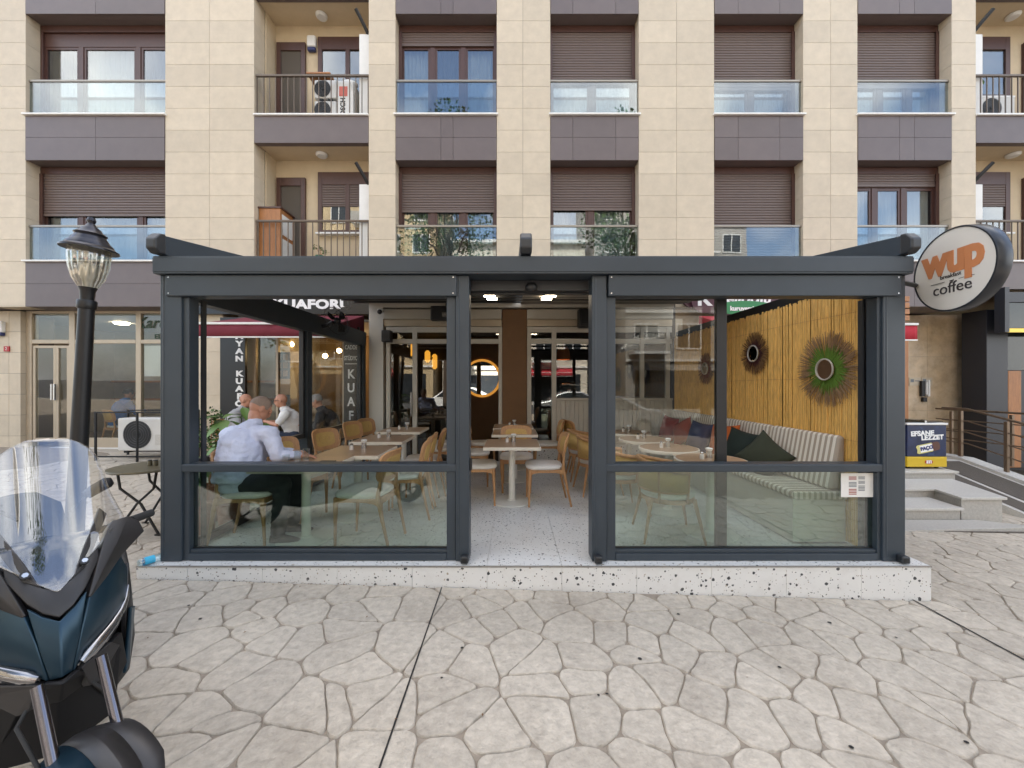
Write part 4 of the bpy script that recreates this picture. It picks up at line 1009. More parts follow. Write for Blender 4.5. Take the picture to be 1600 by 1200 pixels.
# fascia board and vertical boards
m_signw = mat('sign_white', (.85,.85,.84), .5); m_signb = mat('sign_black', (.010,.010,.012), .3)
o = part('fascia_sign', m_signb, None, (-6.6, -2.55, 7.70, 7.78, 2.86, 3.42), bevel=.006, loc=(-4.5,7.74,2.9)); tag(o, 'black salon fascia board reading BAYAN KUAFÖRÜ in white', 'sign')
text('lettering', 'BAYAN KUAFÖRÜ', m_signw, o, ((440-800)*7.7/600, 7.697, CAMZ+(600-476)*7.7/600), .25, bold=.012, sx=1.32, spacing=1.05)
o = part('vertical_sign', m_signb, None, (xh(356)+.01, xh(395), 7.72, 7.79, .35, 2.80), bevel=.006, loc=(xh(375),7.75,.35)); tag(o, 'narrow black board with stacked letters BAYAN KUAFÖR beside the beige pier', 'sign')
for i, c_ in enumerate('BAYAN KUAFÖR'):
    if c_ != ' ': text('letter', c_, m_signw, o, ((374-800)*7.72/600, 7.717, CAMZ+(600-(514+11.7*i))*7.72/600), .15, bold=.008, sx=1.35)
o = part('vertical_sign', m_signb, None, (-3.22, -2.93, 7.34, 7.40, .1, 2.55), bevel=.006, loc=(-3.07,7.37,.1)); tag(o, 'black board reading CADDE STÜDYO KUAFÖR beside the terrace corner post', 'sign')
text('lettering', 'CADDE', m_signw, o, (-3.075, 7.337, CAMZ+(600-543)*7.34/600), .115, sx=.62, bold=.002); text('lettering', 'STÜDYO', m_signw, o, (-3.075, 7.337, CAMZ+(600-560)*7.34/600), .115, sx=.58, bold=.002)
part('rule', m_signw, o, (-3.19,-2.96,7.336,7.3395,CAMZ+(600-569)*7.34/600,CAMZ+(600-568)*7.34/600))
for i, c_ in enumerate('KUAFÖR'): text('letter', c_, m_signw, o, (-3.075, 7.337, CAMZ+(600-(585+21.6*i))*7.34/600), .24, bold=.006, sx=.85)
# awnings
def awning(name, label, m, x0, x1, yf, yb, z0, z1, zb, hip0=0, hip1=0):
    o = thing(name, label, 'awning', ((x0+x1)/2, yb, zb))
    b = MB(); b.add([(x0,yf,z1),(x1,yf,z1),(x1-hip1,yb,zb),(x0+hip0,yb,zb),(x0,yb,z1),(x1,yb,z1)], [(0,1,2,3),(0,3,4),(1,5,2)]); b.build('canopy', m, o, thick=.008)
    b = MB(); b.grid(lambda u, v: (x0+(x1-x0)*u, yf-.004+.004*math.sin(u*40), z1-.02-(z1-z0-.02)*v-(.012*abs(math.sin(u*26)) if v > .5 else 0)), 60, 2); b.build('valance', m, o, smooth=180, thick=.004)
    part('front_bar', m_white, o, (x0-.01, x1+.01, yf-.02, yf+.02, z1-.018, z1+.022), bevel=.006)
    part('hem', m_white, o, (x0, x1, yf-.010, yf+.002, z0-.005, z0+.018))
    for x in (x0+.15, x1-.15):
        b = MB(); b.tube([(x,yf+.03,z1-.03),(x+.1,(yf+yb)/2,z1-.16),(x,yb,z1-.05)], .018, 8); b.build('arm', m_white, o, smooth=60)
    return o
m_burg = mat('burgundy_canvas', (.16,.018,.03), .85, var=.08, scale=5); m_redc = mat('red_canvas', (.42,.02,.035), .85, var=.08, scale=5)
awning('awning', 'burgundy awning with white trim over the hair salon', m_burg, -5.39, -2.96, 6.6, 7.68, 2.26, 2.50, 2.82, hip0=.35)
awning('awning', 'red awning end showing beside the right terrace post', m_redc, 3.7, 7.07, 6.7, 7.6, 2.22, 2.50, 2.80, hip1=.25)
# nut shop board
o = thing('shop_sign', 'oval maroon and green nut shop sign above the bamboo screen', 'sign', (4.4, 7.7, 3.0))
m_mar = mat('sign_maroon', (.075,.018,.035), .3); m_grn = mat('sign_green', (.02,.20,.06), .35)
def oval(cx, cz, rx, rz, y0, y1, n=40):
    b = MB(); b.prism([(cx+rx*math.cos(2*math.pi*k/n), cz+rz*math.sin(2*math.pi*k/n)) for k in range(n)], y0, y1, lambda p,a: Vector((p[0],a,p[1]))); return b
oval(4.35,3.17,.95,.33,7.68,7.74).build('maroon_board', m_mar, o, smooth=40); oval(4.65,2.98,.62,.14,7.662,7.678).build('green_board', m_grn, o, smooth=40)
oval(3.80,3.14,.25,.27,7.60,7.66).build('round_emblem', m_mar, o, smooth=40)
text('lettering', 'K', m_signw, o, (3.80,7.597,3.15), .42, bold=.016); text('lettering', 'Kızelloğlu', m_signw, o, (4.52,7.677,3.17), .32, bold=.010, shear=.15); text('lettering', 'kuruyemiş', m_signw, o, (4.62,7.659,2.965), .125, bold=.004)
nut = thing('nut_shop', 'nut shop front hidden behind the bamboo screen', 'shop', (5.3, 7.9, 0))
part('wall', m_salon, nut, (3.2, 7.4, 7.95, 8.1, -.4, 3.02)); part('window', m_shopglass, nut, (3.5, 7.2, 7.90, 7.92, .5, 2.4)); part('mullion', m_alu, nut, (3.3, 3.5, 7.88, 7.95, -.3, 2.8)); part('mullion', m_alu, nut, (7.2,7.4,7.88,7.95,-.3,2.8))
for i in range(4):
    part('wood_slat', m_dwood, nut, (7.38, 7.52, 7.26, 7.32, 2.66+.12*i, 2.76+.12*i), bevel=.006)
part('wood_post', m_dwood, nut, (7.41, 7.52, 7.28, 7.36, -.35, 2.3), bevel=.006)

# ------------------------------------------------------------------ building entrance on the right
en = thing('building_entrance', 'travertine lined entrance recess beside the steps', 'entrance', (10, 8.7, .1))
YE = 8.7
xe_ = lambda u: (u-800)*YE/FPX
part('core', m_brown, en, (xe_(1380), xe_(1560), YE+.02, YE+.5, -.5, 3.02))
for a, b in ((1380,1449),(1449,1496),(1496,1541)):
    for z0, z1 in ((-.4,.86),(.86,2.08),(2.08,3.02)): tile_obj(xe_(a), xe_(b), YE, YE+.03, z0, z1, en, m_travert, name='stone_panel', gap=.002)
m_col = mat('anthracite_panel', (.020,.021,.027), .4)
part('black_column', m_col, en, (9.95, 10.40, 8.05, 8.5, -.4, 3.02), bevel=.006)
m_fasc = mat('smoked_glass', (.03,.035,.033), .08, var=.3, scale=2)
sf = thing('dark_shopfront', 'dark glazed shopfront with a wooden door at the right edge', 'shop', (11, 8, 0))
part('fascia', m_fasc, sf, (9.95, 13.5, 7.72, 7.80, 2.58, 3.10), bevel=.006); part('fascia_frame', m_col, sf, (9.86, 9.95, 7.68, 7.85, 2.5, 3.4)); part('fascia_rail', m_col, sf, (9.95, 13.5, 7.68, 7.83, 3.10, 3.30))
part('gold_trim', mat('brass_trim', (.55,.38,.08), .3, metal=.8), sf, (9.95, 13.5, 7.72, 7.78, 2.50, 2.578))
part('window', m_fasc, sf, (10.41, 13.5, 8.1, 8.16, 1.75, 2.95)); part('wooden_door', m_dwood, sf, (10.44, 10.72, 8.08, 8.14, -.3, 1.74), bevel=.01); part('door_panel', m_col, sf, (10.73, 13.5, 8.1, 8.16, -.3, 1.74))
part('room', m_col, sf, (10.4, 13.5, 8.3, 8.4, -.4, 3.0))
o = thing('intercom', 'grey intercom panel on the travertine wall', 'intercom', (xe_(1442), YE-.05, 1.4))
part('panel', m_black, o, (xe_(1436), xe_(1441.5), YE-.06, YE, 1.18, 1.53), bevel=.006); part('lamp_tube', m_white, o, (xe_(1442), xe_(1444), YE-.08, YE, 1.22, 1.51), bevel=.01); part('lamp_tube', m_white, o, (xe_(1445.5), xe_(1448), YE-.08, YE, 1.18, 1.55), bevel=.01); part('lower_box', m_black, o, (xe_(1438.5), xe_(1444.5), YE-.06, YE, 1.06, 1.16), bevel=.006)
for i, (a, b) in enumerate(((1420,1438),(1439,1456))):
    o = part('door_plate', m_alu, None, (xe_(a), xe_(b), YE-.012, YE-.002, CAMZ-(602.5-600)*YE/600, CAMZ-(590-600)*YE/600), loc=(xe_(a),YE,1.5)); tag(o, ['brass name plate, left of two above the intercom', 'brass name plate with dark square, right of two above the intercom'][i], 'plate', 'name plates above the intercom')
    part('engraving', m_pgrey, o, (xe_(a+2), xe_(a+7), YE-.0145, YE-.012, 1.50, 1.57)); part('engraving', m_pgrey, o, (xe_(a+9), xe_(b-2), YE-.0145, YE-.012, 1.52, 1.54))
st = thing('entrance_steps', 'grey granite entrance steps with angled cheek beside the terrace', 'steps', (6, 5.6, -.35))
def slab(poly, z0, z1, nm, m=m_granite, par=st, nose=True, bevel=.004):
    b = MB(); b.prism(poly, z0, z1, lambda p,a: Vector((p[0],p[1],a))); r_ = b.build(nm, m, par, bevel=bevel); return r_
slab([(3.45,5.02),(5.86,5.02),(5.94,5.5),(3.45,5.5)], -.5, -.19, 'riser'); slab([(3.45,4.99),(5.88,4.99),(5.96,5.52),(3.45,5.52)], -.189, -.155, 'tread', m_sillg := mat('light_granite', (.52,.50,.46), .45, var=.15, scale=50))
slab([(3.45,5.48),(6.03,5.48),(5.92,5.06),(6.46,5.06),(6.9,6.1),(3.45,6.1)], -.5, -.06, 'cheek_wall'); slab([(3.45,5.45),(6.0,5.45),(5.89,5.03),(6.49,5.03),(6.95,6.12),(3.45,6.12)], -.059, -.028, 'tread', m_sillg)
slab([(3.45,6.03),(6.96,6.03),(6.96,8.68),(3.45,8.68)], -.5, .06, 'riser'); slab([(3.45,6.0),(6.99,6.0),(6.99,8.68),(3.45,8.68)], .061, .095, 'landing', m_sillg)
slab([(3.6,4.55),(6.55,4.72),(6.0,4.98),(3.6,4.98)], -.42, -.3, 'joint_fill')
o = MB(); o.add([(3.6,4.62,GZ(3.6)+.006),(6.35,4.66,GZ(6.35)+.006),(5.85,4.97,GZ(5.85)+.006),(3.6,4.97,GZ(3.6)+.006)], [(0,1,2,3)]); o = o.build('door_mat', m_mat, thick=.006, loc=(5,4.8,-.33)); tag(o, 'dark anti slip mat in front of the bottom step', 'mat')
rm = thing('ramp', 'granite wheelchair ramp with dark anti slip strips beside the steps', 'ramp', (7.6, 6, -.2))
def rz_(y): return .092 + (y-6.9)*(.092+.40)/2.0
b = MB(); b.prism([(4.9,-.6),(6.9,-.6),(8.68,-.6),(8.68,.09),(6.9,.09),(4.9,rz_(4.9))], 7.0, 8.05, lambda p,a: Vector((a,p[0],p[1]))); b.build('slope', m_sillg, rm)
for (a, c_) in ((7.06,7.34),(7.42,7.98)):
    b = MB(); b.add([(a,4.95,rz_(4.95)+.005),(c_,4.95,rz_(4.95)+.005),(c_,6.85,rz_(6.85)+.005),(a,6.85,rz_(6.85)+.005)], [(0,1,2,3)]); b.build('anti_slip_strip', m_mat, rm, thick=.004)
b = MB(); b.prism([(4.7,-.6),(8.6,-.6),(8.6,.14),(6.9,.14),(4.7,rz_(4.7)+.06)], 8.052, 8.30, lambda p,a: Vector((a,p[0],p[1]))); b.build('side_kerb', m_sillg, rm, bevel=.005)
m_brz = mat('bronze_metal', (.20,.145,.10), .35, metal=.6, var=.1)
for (x, nm) in ((8.18, 'nearer bronze handrail along the ramp with square posts'), (9.5, 'farther bronze handrail beyond the ramp')):
    rl = thing('handrail', nm, 'handrail', (x, 6.5, 0), group='bronze handrails at the entrance')
    zz = lambda y: (rz_(y) if y < 6.9 else .09) + (.10 if x < 9 else 0)
    for y in ((7.0,6.35,5.7,5.0) if x < 9 else (8.3,7.3,6.3,5.3)):
        part('post', m_brz, rl, (x-.024, x+.024, y-.024, y+.024, zz(y)-.2, zz(y)+.78), bevel=.005)
    for k, h in enumerate((.20,.40,.60,.82)):
        b = MB(); b.tube([(x,7.3 if x < 9 else 8.6,zz(7.0)+h),(x,6.9,zz(6.9)+h),(x,4.7,zz(4.7)+h)], .020 if k == 3 else .011, 8); b.build('rail', m_brz, rl, smooth=60)
o = thing('planter_box', 'brown terracotta planter box behind the freezer', 'planter', (7.5, 7.4, .1)); m_terra = mat('terracotta', (.25,.085,.04), .7, var=.15)
part('box', m_terra, o, (7.55, 8.0, 7.2, 7.5, .096, .36), bevel=.015); part('soil', m_black, o, (7.58, 7.97, 7.23, 7.47, .33, .362))
# ice cream freezer
fz = thing('ice_cream_freezer', 'blue and yellow ice cream chest freezer on the entrance landing', 'freezer', (6.65, 6.5, .1))
def ice():
    m = mat('freezer_wrap', (.012,.022,.07), .3, var=.5, scale=9, dirt=((.06,.14,.32), 5, .56, .72, .6)); return m
m_wrap = ice(); m_yel = mat('freezer_yellow', (.62,.42,.015), .35)
part('body', m_wrap, fz, (6.34, 6.97, 6.16, 7.0, .295, .80), bevel=.008); part('yellow_base', m_yel, fz, (6.335, 6.975, 6.155, 7.0, .13, .293), bevel=.008)
part('rim', m_white, fz, (6.325, 6.985, 6.145, 7.01, .802, .835), bevel=.008); part('lid_pane', m_fasc, fz, (6.36, 6.64, 6.19, 6.97, .836, .846)); part('lid_pane', m_fasc, fz, (6.66, 6.95, 6.19, 6.97, .849, .859)); part('lid_frame', m_steel, fz, (6.635, 6.665, 6.17, 6.99, .836, .872))
for x in (6.42, 6.89):
    for y in (6.24, 6.9):
        b = MB(); b.tube([(x-.02,y,.115),(x+.02,y,.115)], .022, 12); b.build('castor', m_black, fz, smooth=60)
text('lettering', 'EFSANE', m_signw, fz, (6.58, 6.157, .665), .105, bold=.005, sx=1.05, rot=(R(90),R(-3),0)); text('lettering', 'LEZZET', m_signw, fz, (6.74, 6.157, .60), .10, bold=.005, sx=1.05, rot=(R(90),R(-3),0))
m_choc = mat('chocolate_print', (.11,.045,.03), .6); m_pack = mat('pack_print', (.62,.58,.22), .5); m_navy = mat('navy_print', (.02,.03,.14), .5)
b = MB(); Rr = Matrix.Rotation(R(-12), 4, 'Y'); cpt = Vector((6.68, 6.156, .44))
def tq(poly, dy, mm, nm):
    b = MB(); b.prism(poly, dy, dy-.0012, lambda p,a: cpt + (Rr.to_3x3() @ Vector((p[0],0,p[1]))) + Vector((0,a,0))); b.build(nm, mm, fz)
tq([(-.20,-.05),(-.17,-.07),(.06,-.07),(.06,.07),(-.17,.07),(-.20,.05),(-.185,0)], 0, m_pack, 'printed_wrapper'); tq([(-.14,-.055),(.07,-.055),(.05,0),(.07,.055),(-.14,.055)], -.0014, m_signw, 'printed_label'); tq([(.07,-.07),(.16,-.065),(.18,-.02),(.18,.04),(.15,.07),(.06,.07),(.05,.0)], -.0014, m_choc, 'printed_bar')
text('lettering', 'PAÇO', m_navy, fz, (6.645,6.1515,.432), .075, bold=.004, rot=(R(90),R(-12),0))
b = MB(); b.prism([(.06*math.cos(2*math.pi*k/20)*1.1, .033*math.sin(2*math.pi*k/20)) for k in range(20)], 0, -.0015, lambda p,a: Vector((6.68+p[0],6.153+a,.21+p[1]))); b.build('emblem', m_red, fz)
text('lettering', 'ETi', m_signw, fz, (6.68,6.150,.21), .062, bold=.004)

# ------------------------------------------------------------------ round blade sign
RS, cS = .335, Vector((3.545, 3.10, CAMZ+(600-421)*3.1/600)); al = Vector((-.12,-.99,0)).normalized(); nS = Vector((al.y, -al.x, 0)); up = Vector((0,0,1))
sg = thing('round_sign', 'round white cafe sign with orange lettering on a pergola bracket', 'sign', tuple(cS))
B = Matrix((al, up, nS)).transposed()
b = MB(); b.lathe([(RS-.004,-.10),(RS,-.095),(RS,-.005),(RS-.004,0),(RS-.014,0),(RS-.014,-.006)], cS, 56, B, cap=False); b.lathe([(.001,-.101),(RS-.004,-.101)], cS, 56, B, cap=False); b.build('drum', m_slate2s := mat('sign_drum', (.03,.033,.04), .30, metal=.35), sg, smooth=40)
b = MB(); b.lathe([(.001,-.010),(RS-.014,-.010),(RS-.014,-.005),(.001,-.005)], cS, 56, B); b.build('face', mat('sign_face', (.72,.67,.59), .5), sg)
eul = B.to_euler()
m_or = mat('sign_orange', (.58,.22,.085), .5); m_dk = mat('sign_dark', (.04,.032,.03), .5)
P3 = lambda a, h, d=-.003: cS + al*a + up*h + nS*d
text('lettering', 'wup', m_or, sg, P3(0, .088), .33, rot=eul, bold=.016, sx=.86, spacing=.97)
text('lettering', 'breakfast', m_dk, sg, P3(-.01, -.046), .046, rot=eul); text('lettering', 'and', m_dk, sg, P3(0, -.088), .022, rot=eul); text('lettering', 'coffee', m_dk, sg, P3(0, -.146), .128, rot=eul)
for s in (-1, 1):
    b = MB(); b.prism([(s*.056,-.089),(s*.173,-.089),(s*.173,-.0857),(s*.056,-.0857)], -.004, -.002, lambda p,a: P3(p[0],p[1],a)); b.build('rule', m_dk, sg)
b = MB(); b.tube([Vector((3.232,3.24,2.33)), cS - al*(RS-.01) + Vector((.03,0,-.05))], (.022), 4); b.build('bracket_arm', m_slate2, sg)
part('bracket_plate', m_slate2, sg, (3.229, 3.24, 3.18, 3.29, 2.24, 2.42), bevel=.004)
for z in (2.26, 2.40):
    b = MB(); b.tube([(3.238,3.235,z),(3.248,3.235,z)], .008, 8); b.build('bolt', m_steel, sg)

# ------------------------------------------------------------------ street lamp
lp = thing('street_lamp', 'black street lamp with ribbed glass lantern and conical cap, leaning', 'lamp', (-3.43, 3.0, GZ(-3.43)))
base, topp = Vector((-3.44,3.0,GZ(-3.44))), Vector((-3.315,3.0,2.20))
d = (topp-base).normalized(); Q = Vector((0,0,1)).rotation_difference(d).to_matrix()
b = MB(); b.lathe([(.095,0),(.095,.25),(.065,.30),(.056,.4),(.047,2.12),(.047,2.13)], base, 20, Q); b.build('pole', m_blackm, lp, smooth=40)
b = MB(); b.lathe([(.052,2.13),(.058,2.14),(.058,2.19),(.052,2.20),(.040,2.20),(.044,2.27),(.052,2.29),(.054,2.30),(.001,2.30)], base, 20, Q); b.build('collar', m_blackm, lp, smooth=40)
m_lamp = glass('ribbed_lantern_glass', (.86,.85,.80), .16, rough=.05)
b = MB(); nr_ = 96; rings = []
for (r, h) in ((.045,2.29),(.058,2.31),(.088,2.37),(.108,2.45),(.116,2.54),(.115,2.60)):
    rings.append([base + Q @ Vector((r*(1+.035*math.cos(16*2*math.pi*k/nr_))*math.cos(2*math.pi*k/nr_), r*(1+.035*math.cos(16*2*math.pi*k/nr_))*math.sin(2*math.pi*k/nr_), h)) for k in range(nr_)])
b.rings(rings, cap=False); b.build('lantern', m_lamp, lp, smooth=60, thick=.004)
b = MB(); b.lathe([(.03,2.30),(.035,2.36),(.05,2.38),(.055,2.48),(.001,2.50)], base, 14, Q); b.build('bulb', m_white, lp, smooth=40)
b = MB(); b.lathe([(.11,2.60),(.166,2.588),(.166,2.60),(.138,2.62),(.133,2.635),(.11,2.658),(.105,2.67),(.085,2.70),(.095,2.715),(.065,2.74),(.06,2.752),(.035,2.775),(.02,2.80),(.028,2.82),(.02,2.845),(.001,2.85)], base, 30, Q); b.build('cap', mat('cap_metal', (.035,.036,.045), .28, metal=.6), lp, smooth=30)

# ------------------------------------------------------------------ air conditioner in its cage, bistro table
m_acw = mat('ac_casing', (.62,.61,.58), .45, var=.05)
m_grille = mat('grille_grey', (.09,.09,.09), .4)
def ac_unit(name, label, x0, y0, z0, w=.86, d=.32, h=.66, side=None, stack=1, group='air conditioning units'):
    o = thing(name, label, 'air conditioner', (x0+w/2, y0+d/2, z0), group=group)
    for s in range(stack):
        zz = z0+s*(h+.02)
        part('casing', m_acw, o, (x0, x0+w, y0, y0+d, zz+.04, zz+h), bevel=.02)
        b = MB(); cxx = x0+w*.38; b.tube([(cxx,y0-.006,zz+h/2+.02),(cxx,y0+.004,zz+h/2+.02)], h*.40, 28); fan = b.build('fan_opening', m_black, o)
        b = MB()
        for r in range(1, 7): b.tube([(cxx+h*.40*r/6*math.cos(t), y0-.012, zz+h/2+.02+h*.40*r/6*math.sin(t)) for t in [2*math.pi*k/24 for k in range(25)]], .003, 4)
        tag(b.build('fan_grille', m_grille, fan, smooth=60), kind='stuff')
        b = MB(); b.tube([(cxx,y0-.018,zz+h/2+.02),(cxx,y0-.006,zz+h/2+.02)], h*.07, 16); b.build('hub', m_blackm, fan)
        for fx in (.1, w-.18): part('foot', m_blackm, o, (x0+fx, x0+fx+.08, y0+.02, y0+d-.02, zz, zz+.04))
    return o
o = ac_unit('air_conditioner', 'white air conditioner in a black cage behind the bistro table', -7.50, 7.30, -.01+GZ(-7)+.14, w=1.0, h=.66)
part('label_sticker', m_sillg, o, (-6.78, -6.58, 7.292, 7.298, .3, .5))
cg = thing('cage', 'black tube cage round the white air conditioner', 'cage', (-7.1, 7.3, GZ(-7.1)))
zc0, zc1 = GZ(-7.1)+.08, GZ(-7.1)+.90
for (x, y) in ((-7.72,7.12),(-6.95,7.12),(-6.30,7.12),(-7.72,7.72),(-6.30,7.72)): part('upright', m_blackm, cg, (x-.014, x+.014, y-.014, y+.014, GZ(x), zc1))
for z in (zc0, zc1): part('rail', m_blackm, cg, (-7.734, -6.286, 7.106, 7.134, z, z+.025)); part('rail', m_blackm, cg, (-7.734, -6.286, 7.706, 7.734, z, z+.025))
bt = thing('bistro_table', 'round olive metal folding bistro table outside the left glass', 'table', (-3.80, 4.0, GZ(-3.8)))
zt = .60; bx, by = -3.80, 4.05
m_olive = mat('olive_metal', (.10,.085,.05), .4, metal=.3)
b = MB(); b.lathe([(.001,zt-.022),(.34,zt-.022),(.345,zt-.012),(.34,zt),(.001,zt)], (bx,by,0), 40); b.build('table_top', m_olive, bt, smooth=35)
for k, (sx, sy) in enumerate(((-1,-1),(1,-1),(-1,1),(1,1))):
    g = GZ(bx); b = MB(); b.tube([(bx+sx*.20,by+sy*.16,zt-.02),(bx+sx*.17,by+sy*.16,.40),(bx-sx*.02,by+sy*.14,.24),(bx-sx*.22,by+sy*.16,g+.01)], .012, 8); b.build('leg', m_blackm, bt, smooth=60)
    part('foot', m_blackm, bt, (bx-sx*.22-.03, bx-sx*.22+.03, by+sy*.16-.014, by+sy*.16+.014, g, g+.014))
for i, x in enumerate((-3.82, -3.76)):
    o = thing('condiment_jar', ['small dark jar on the bistro table, left of two', 'small dark jar on the bistro table, right of two'][i], 'jar', (x, 4.05, zt), group='jars on the bistro table')
    b = MB(); b.lathe([(.001,0),(.022,0),(.022,.045),(.018,.05),(.001,.05)], (x,4.05,zt), 14); b.build('jar', m_olive, o, smooth=40); b = MB(); b.lathe([(.019,.05),(.019,.058),(.001,.058)], (x,4.05,zt), 14); b.build('lid', m_black, o)
# plastic bottle lying on the platform corner
o = thing('plastic_bottle', 'small clear water bottle lying on the platform corner', 'bottle', (-2.93, 3.14, .03))
Mb = Matrix.Rotation(R(62), 3, 'Z') @ Matrix.Rotation(R(90), 3, 'Y')
m_pet = glass('pet_plastic', (.80,.92,.96), .12)
b = MB(); b.lathe([(.001,-.09),(.026,-.088),(.030,-.08),(.030,.03),(.026,.055),(.012,.08),(.012,.10),(.001,.10)], (-2.93,3.13,.034), 18, Mb); b.build('body', m_pet, o, smooth=50)
b = MB(); b.lathe([(.0305,-.055),(.0305,.01)], (-2.93,3.13,.034), 18, Mb, cap=False); b.build('label', mat('bottle_label', (.05,.45,.70), .4), o, smooth=60)
b = MB(); b.lathe([(.014,.09),(.014,.108),(.001,.108)], (-2.93,3.13,.034), 14, Mb); b.build('cap', m_white, o, smooth=40)

# ------------------------------------------------------------------ things on the balconies
zf1, zf0 = SILL[1], SILL[0]
o = ac_unit('air_conditioner', 'stacked grey air conditioner units on the upper balcony', X(483), 8.0, zf1, w=.46, d=.30, h=.42, stack=2)
o = thing('cardboard_carton', 'white appliance carton with red mark on the upper balcony', 'carton', (X(530), 8.1, zf1))
part('box', m_white, o, (X(520), X(546), 7.98, 8.32, zf1, zf1+.82), bevel=.006); part('red_mark', mat('faded_red', (.6,.16,.13), .7), o, (X(524), X(537), 7.972, 7.978, zf1+.50, zf1+.70))
text('lettering', 'BOSCH', m_black, o, (X(530), 7.976, zf1+.24), .14, rot=(R(90),R(-90),0), bold=.004)
b = MB(); rb = random.Random(4)
b.ball((X(535),8.15,zf1+.87), (.18,.12,.07), 12, 8); o2 = b.build('plastic_cover', m_white, o, smooth=180)
o = part('wooden_tray', m_dwood, None, (X(472), X(510), 7.95, 8.35, zf1+.95, zf1+.985), bevel=.006, loc=(X(490),8.1,zf1+.95)); tag(o, 'flat wooden board on top of the balcony air conditioners', 'board')
b = MB(); b.lathe([(.10,0),(.14,.12),(.145,.12),(.10,.005)], (X(425),8.1,zf1), 20, cap=False); o = b.build('wash_basin', mat('basin_blue', (.02,.12,.35), .35), smooth=40, loc=(X(425),8.1,zf1)); tag(o, 'blue plastic basin on the upper balcony floor', 'basin')
o = thing('alarm_box', 'white and blue alarm box on the upper balcony wall', 'alarm box', (X(488), 8.42, zf1+1.9))
wz = CAMZ+(600-70)*8.45/600; wx = (488-800)*8.45/600
part('cover', m_white, o, (wx-.10, wx+.10, 8.38, 8.47, wz-.08, wz+.17), bevel=.04, seg=4); part('lower_cover', m_blue, o, (wx-.09, wx+.09, 8.385, 8.47, wz-.17, wz-.085), bevel=.03, seg=3)
cb = thing('cabinet', 'old brown wooden cabinet on the lower balcony', 'cabinet', (X(415), 8.2, zf0))
part('carcass', m_dwood, cb, (X(398), X(432), 7.93, 8.40, zf0, zf0+1.12), bevel=.006); part('top', m_frame, cb, (X(397), X(434), 7.91, 8.42, zf0+1.12, zf0+1.15))
for i in range(2): part('door_panel', m_white, cb, (X(432)+.001, X(432)+.008, 7.98, 8.36, zf0+.1+.5*i, zf0+.52+.5*i), bevel=.004)
b = MB(); b.ball((X(412),8.2,zf0+1.18), (.22,.2,.04), 14, 6); b.build('cloth', m_white, cb, smooth=180)
def leafy(mb, c, r, n, rnd, ln=.05, wd=.018):
    for _ in range(n):
        dv = Vector((rnd.gauss(0,1), rnd.gauss(0,1), rnd.gauss(0,1)))
        if dv.length < 1e-3: continue
        p = Vector(c) + dv.normalized()*r*rnd.random()**.4
        ax = Vector((rnd.uniform(-1,1), rnd.uniform(-1,1), rnd.uniform(-.6,.8))).normalized(); sd = ax.cross(Vector((rnd.uniform(-1,1),rnd.uniform(-1,1),1))).normalized(); nm = ax.cross(sd)
        l_ = ln*rnd.uniform(.7,1.3); w = wd*rnd.uniform(.8,1.2)
        mb.add([p, p+ax*l_*.45+sd*w+nm*.004, p+ax*l_, p+ax*l_*.45-sd*w+nm*.004], [(0,1,2),(0,2,3)])
m_leaf = mat('leaf_green', (.055,.12,.02), .5, var=.35, scale=8); m_leaf2 = mat('leaf_bright', (.10,.20,.03), .45, var=.3, scale=8)
def potted(label, c, pr, ph, potm, crowns, n, ln, lm, group):
    o = thing('potted_plant', label, 'plant', c, group=group); rr = random.Random(int(abs(c[0]*97)+c[2]*13))
    b = MB(); b.lathe([(.001,0),(pr*.75,0),(pr,ph),(pr*.93,ph),(pr*.9,ph-.02),(.001,ph-.02)], c, 18); b.build('pot', potm, o, smooth=40)
    b = MB()
    for (dx, dy, dz, r) in crowns: leafy(b, (c[0]+dx, c[1]+dy, c[2]+dz), r, n, rr, ln, ln*.36)
    tag(b.build('foliage', lm, o), kind='stuff')
    b = MB()
    for (dx, dy, dz, r) in crowns: b.tube([(c[0],c[1],c[2]+ph-.03),(c[0]+dx*.5,c[1]+dy*.5,c[2]+ph+(dz-ph)*.6),(c[0]+dx,c[1]+dy,c[2]+dz)], [.010,.007,.004], 6)
    b.build('stem', m_dwood, o, smooth=60)
m_teal = mat('teal_pot', (.02,.11,.07), .4)
potted('spindly plant in a teal pot on the lower balcony', (X(493),7.98,zf0), .09, .15, m_teal, [(-.08,0,.33,.06),(.03,0,.30,.05),(.1,0,.24,.05)], 14, .05, m_leaf, 'balcony plants')
potted('bushy green plant on the right hand upper balcony', ((1532-800)/SC*1.01,8.1,zf1+.45), .12, .2, m_terra, [(0,0,.45,.17),(.12,0,.36,.12)], 120, .07, m_leaf2, 'balcony plants')
ac_unit('air_conditioner', 'white air conditioner on the right hand upper balcony', X(1545), 8.0, zf1, w=.8, d=.32, h=.5)
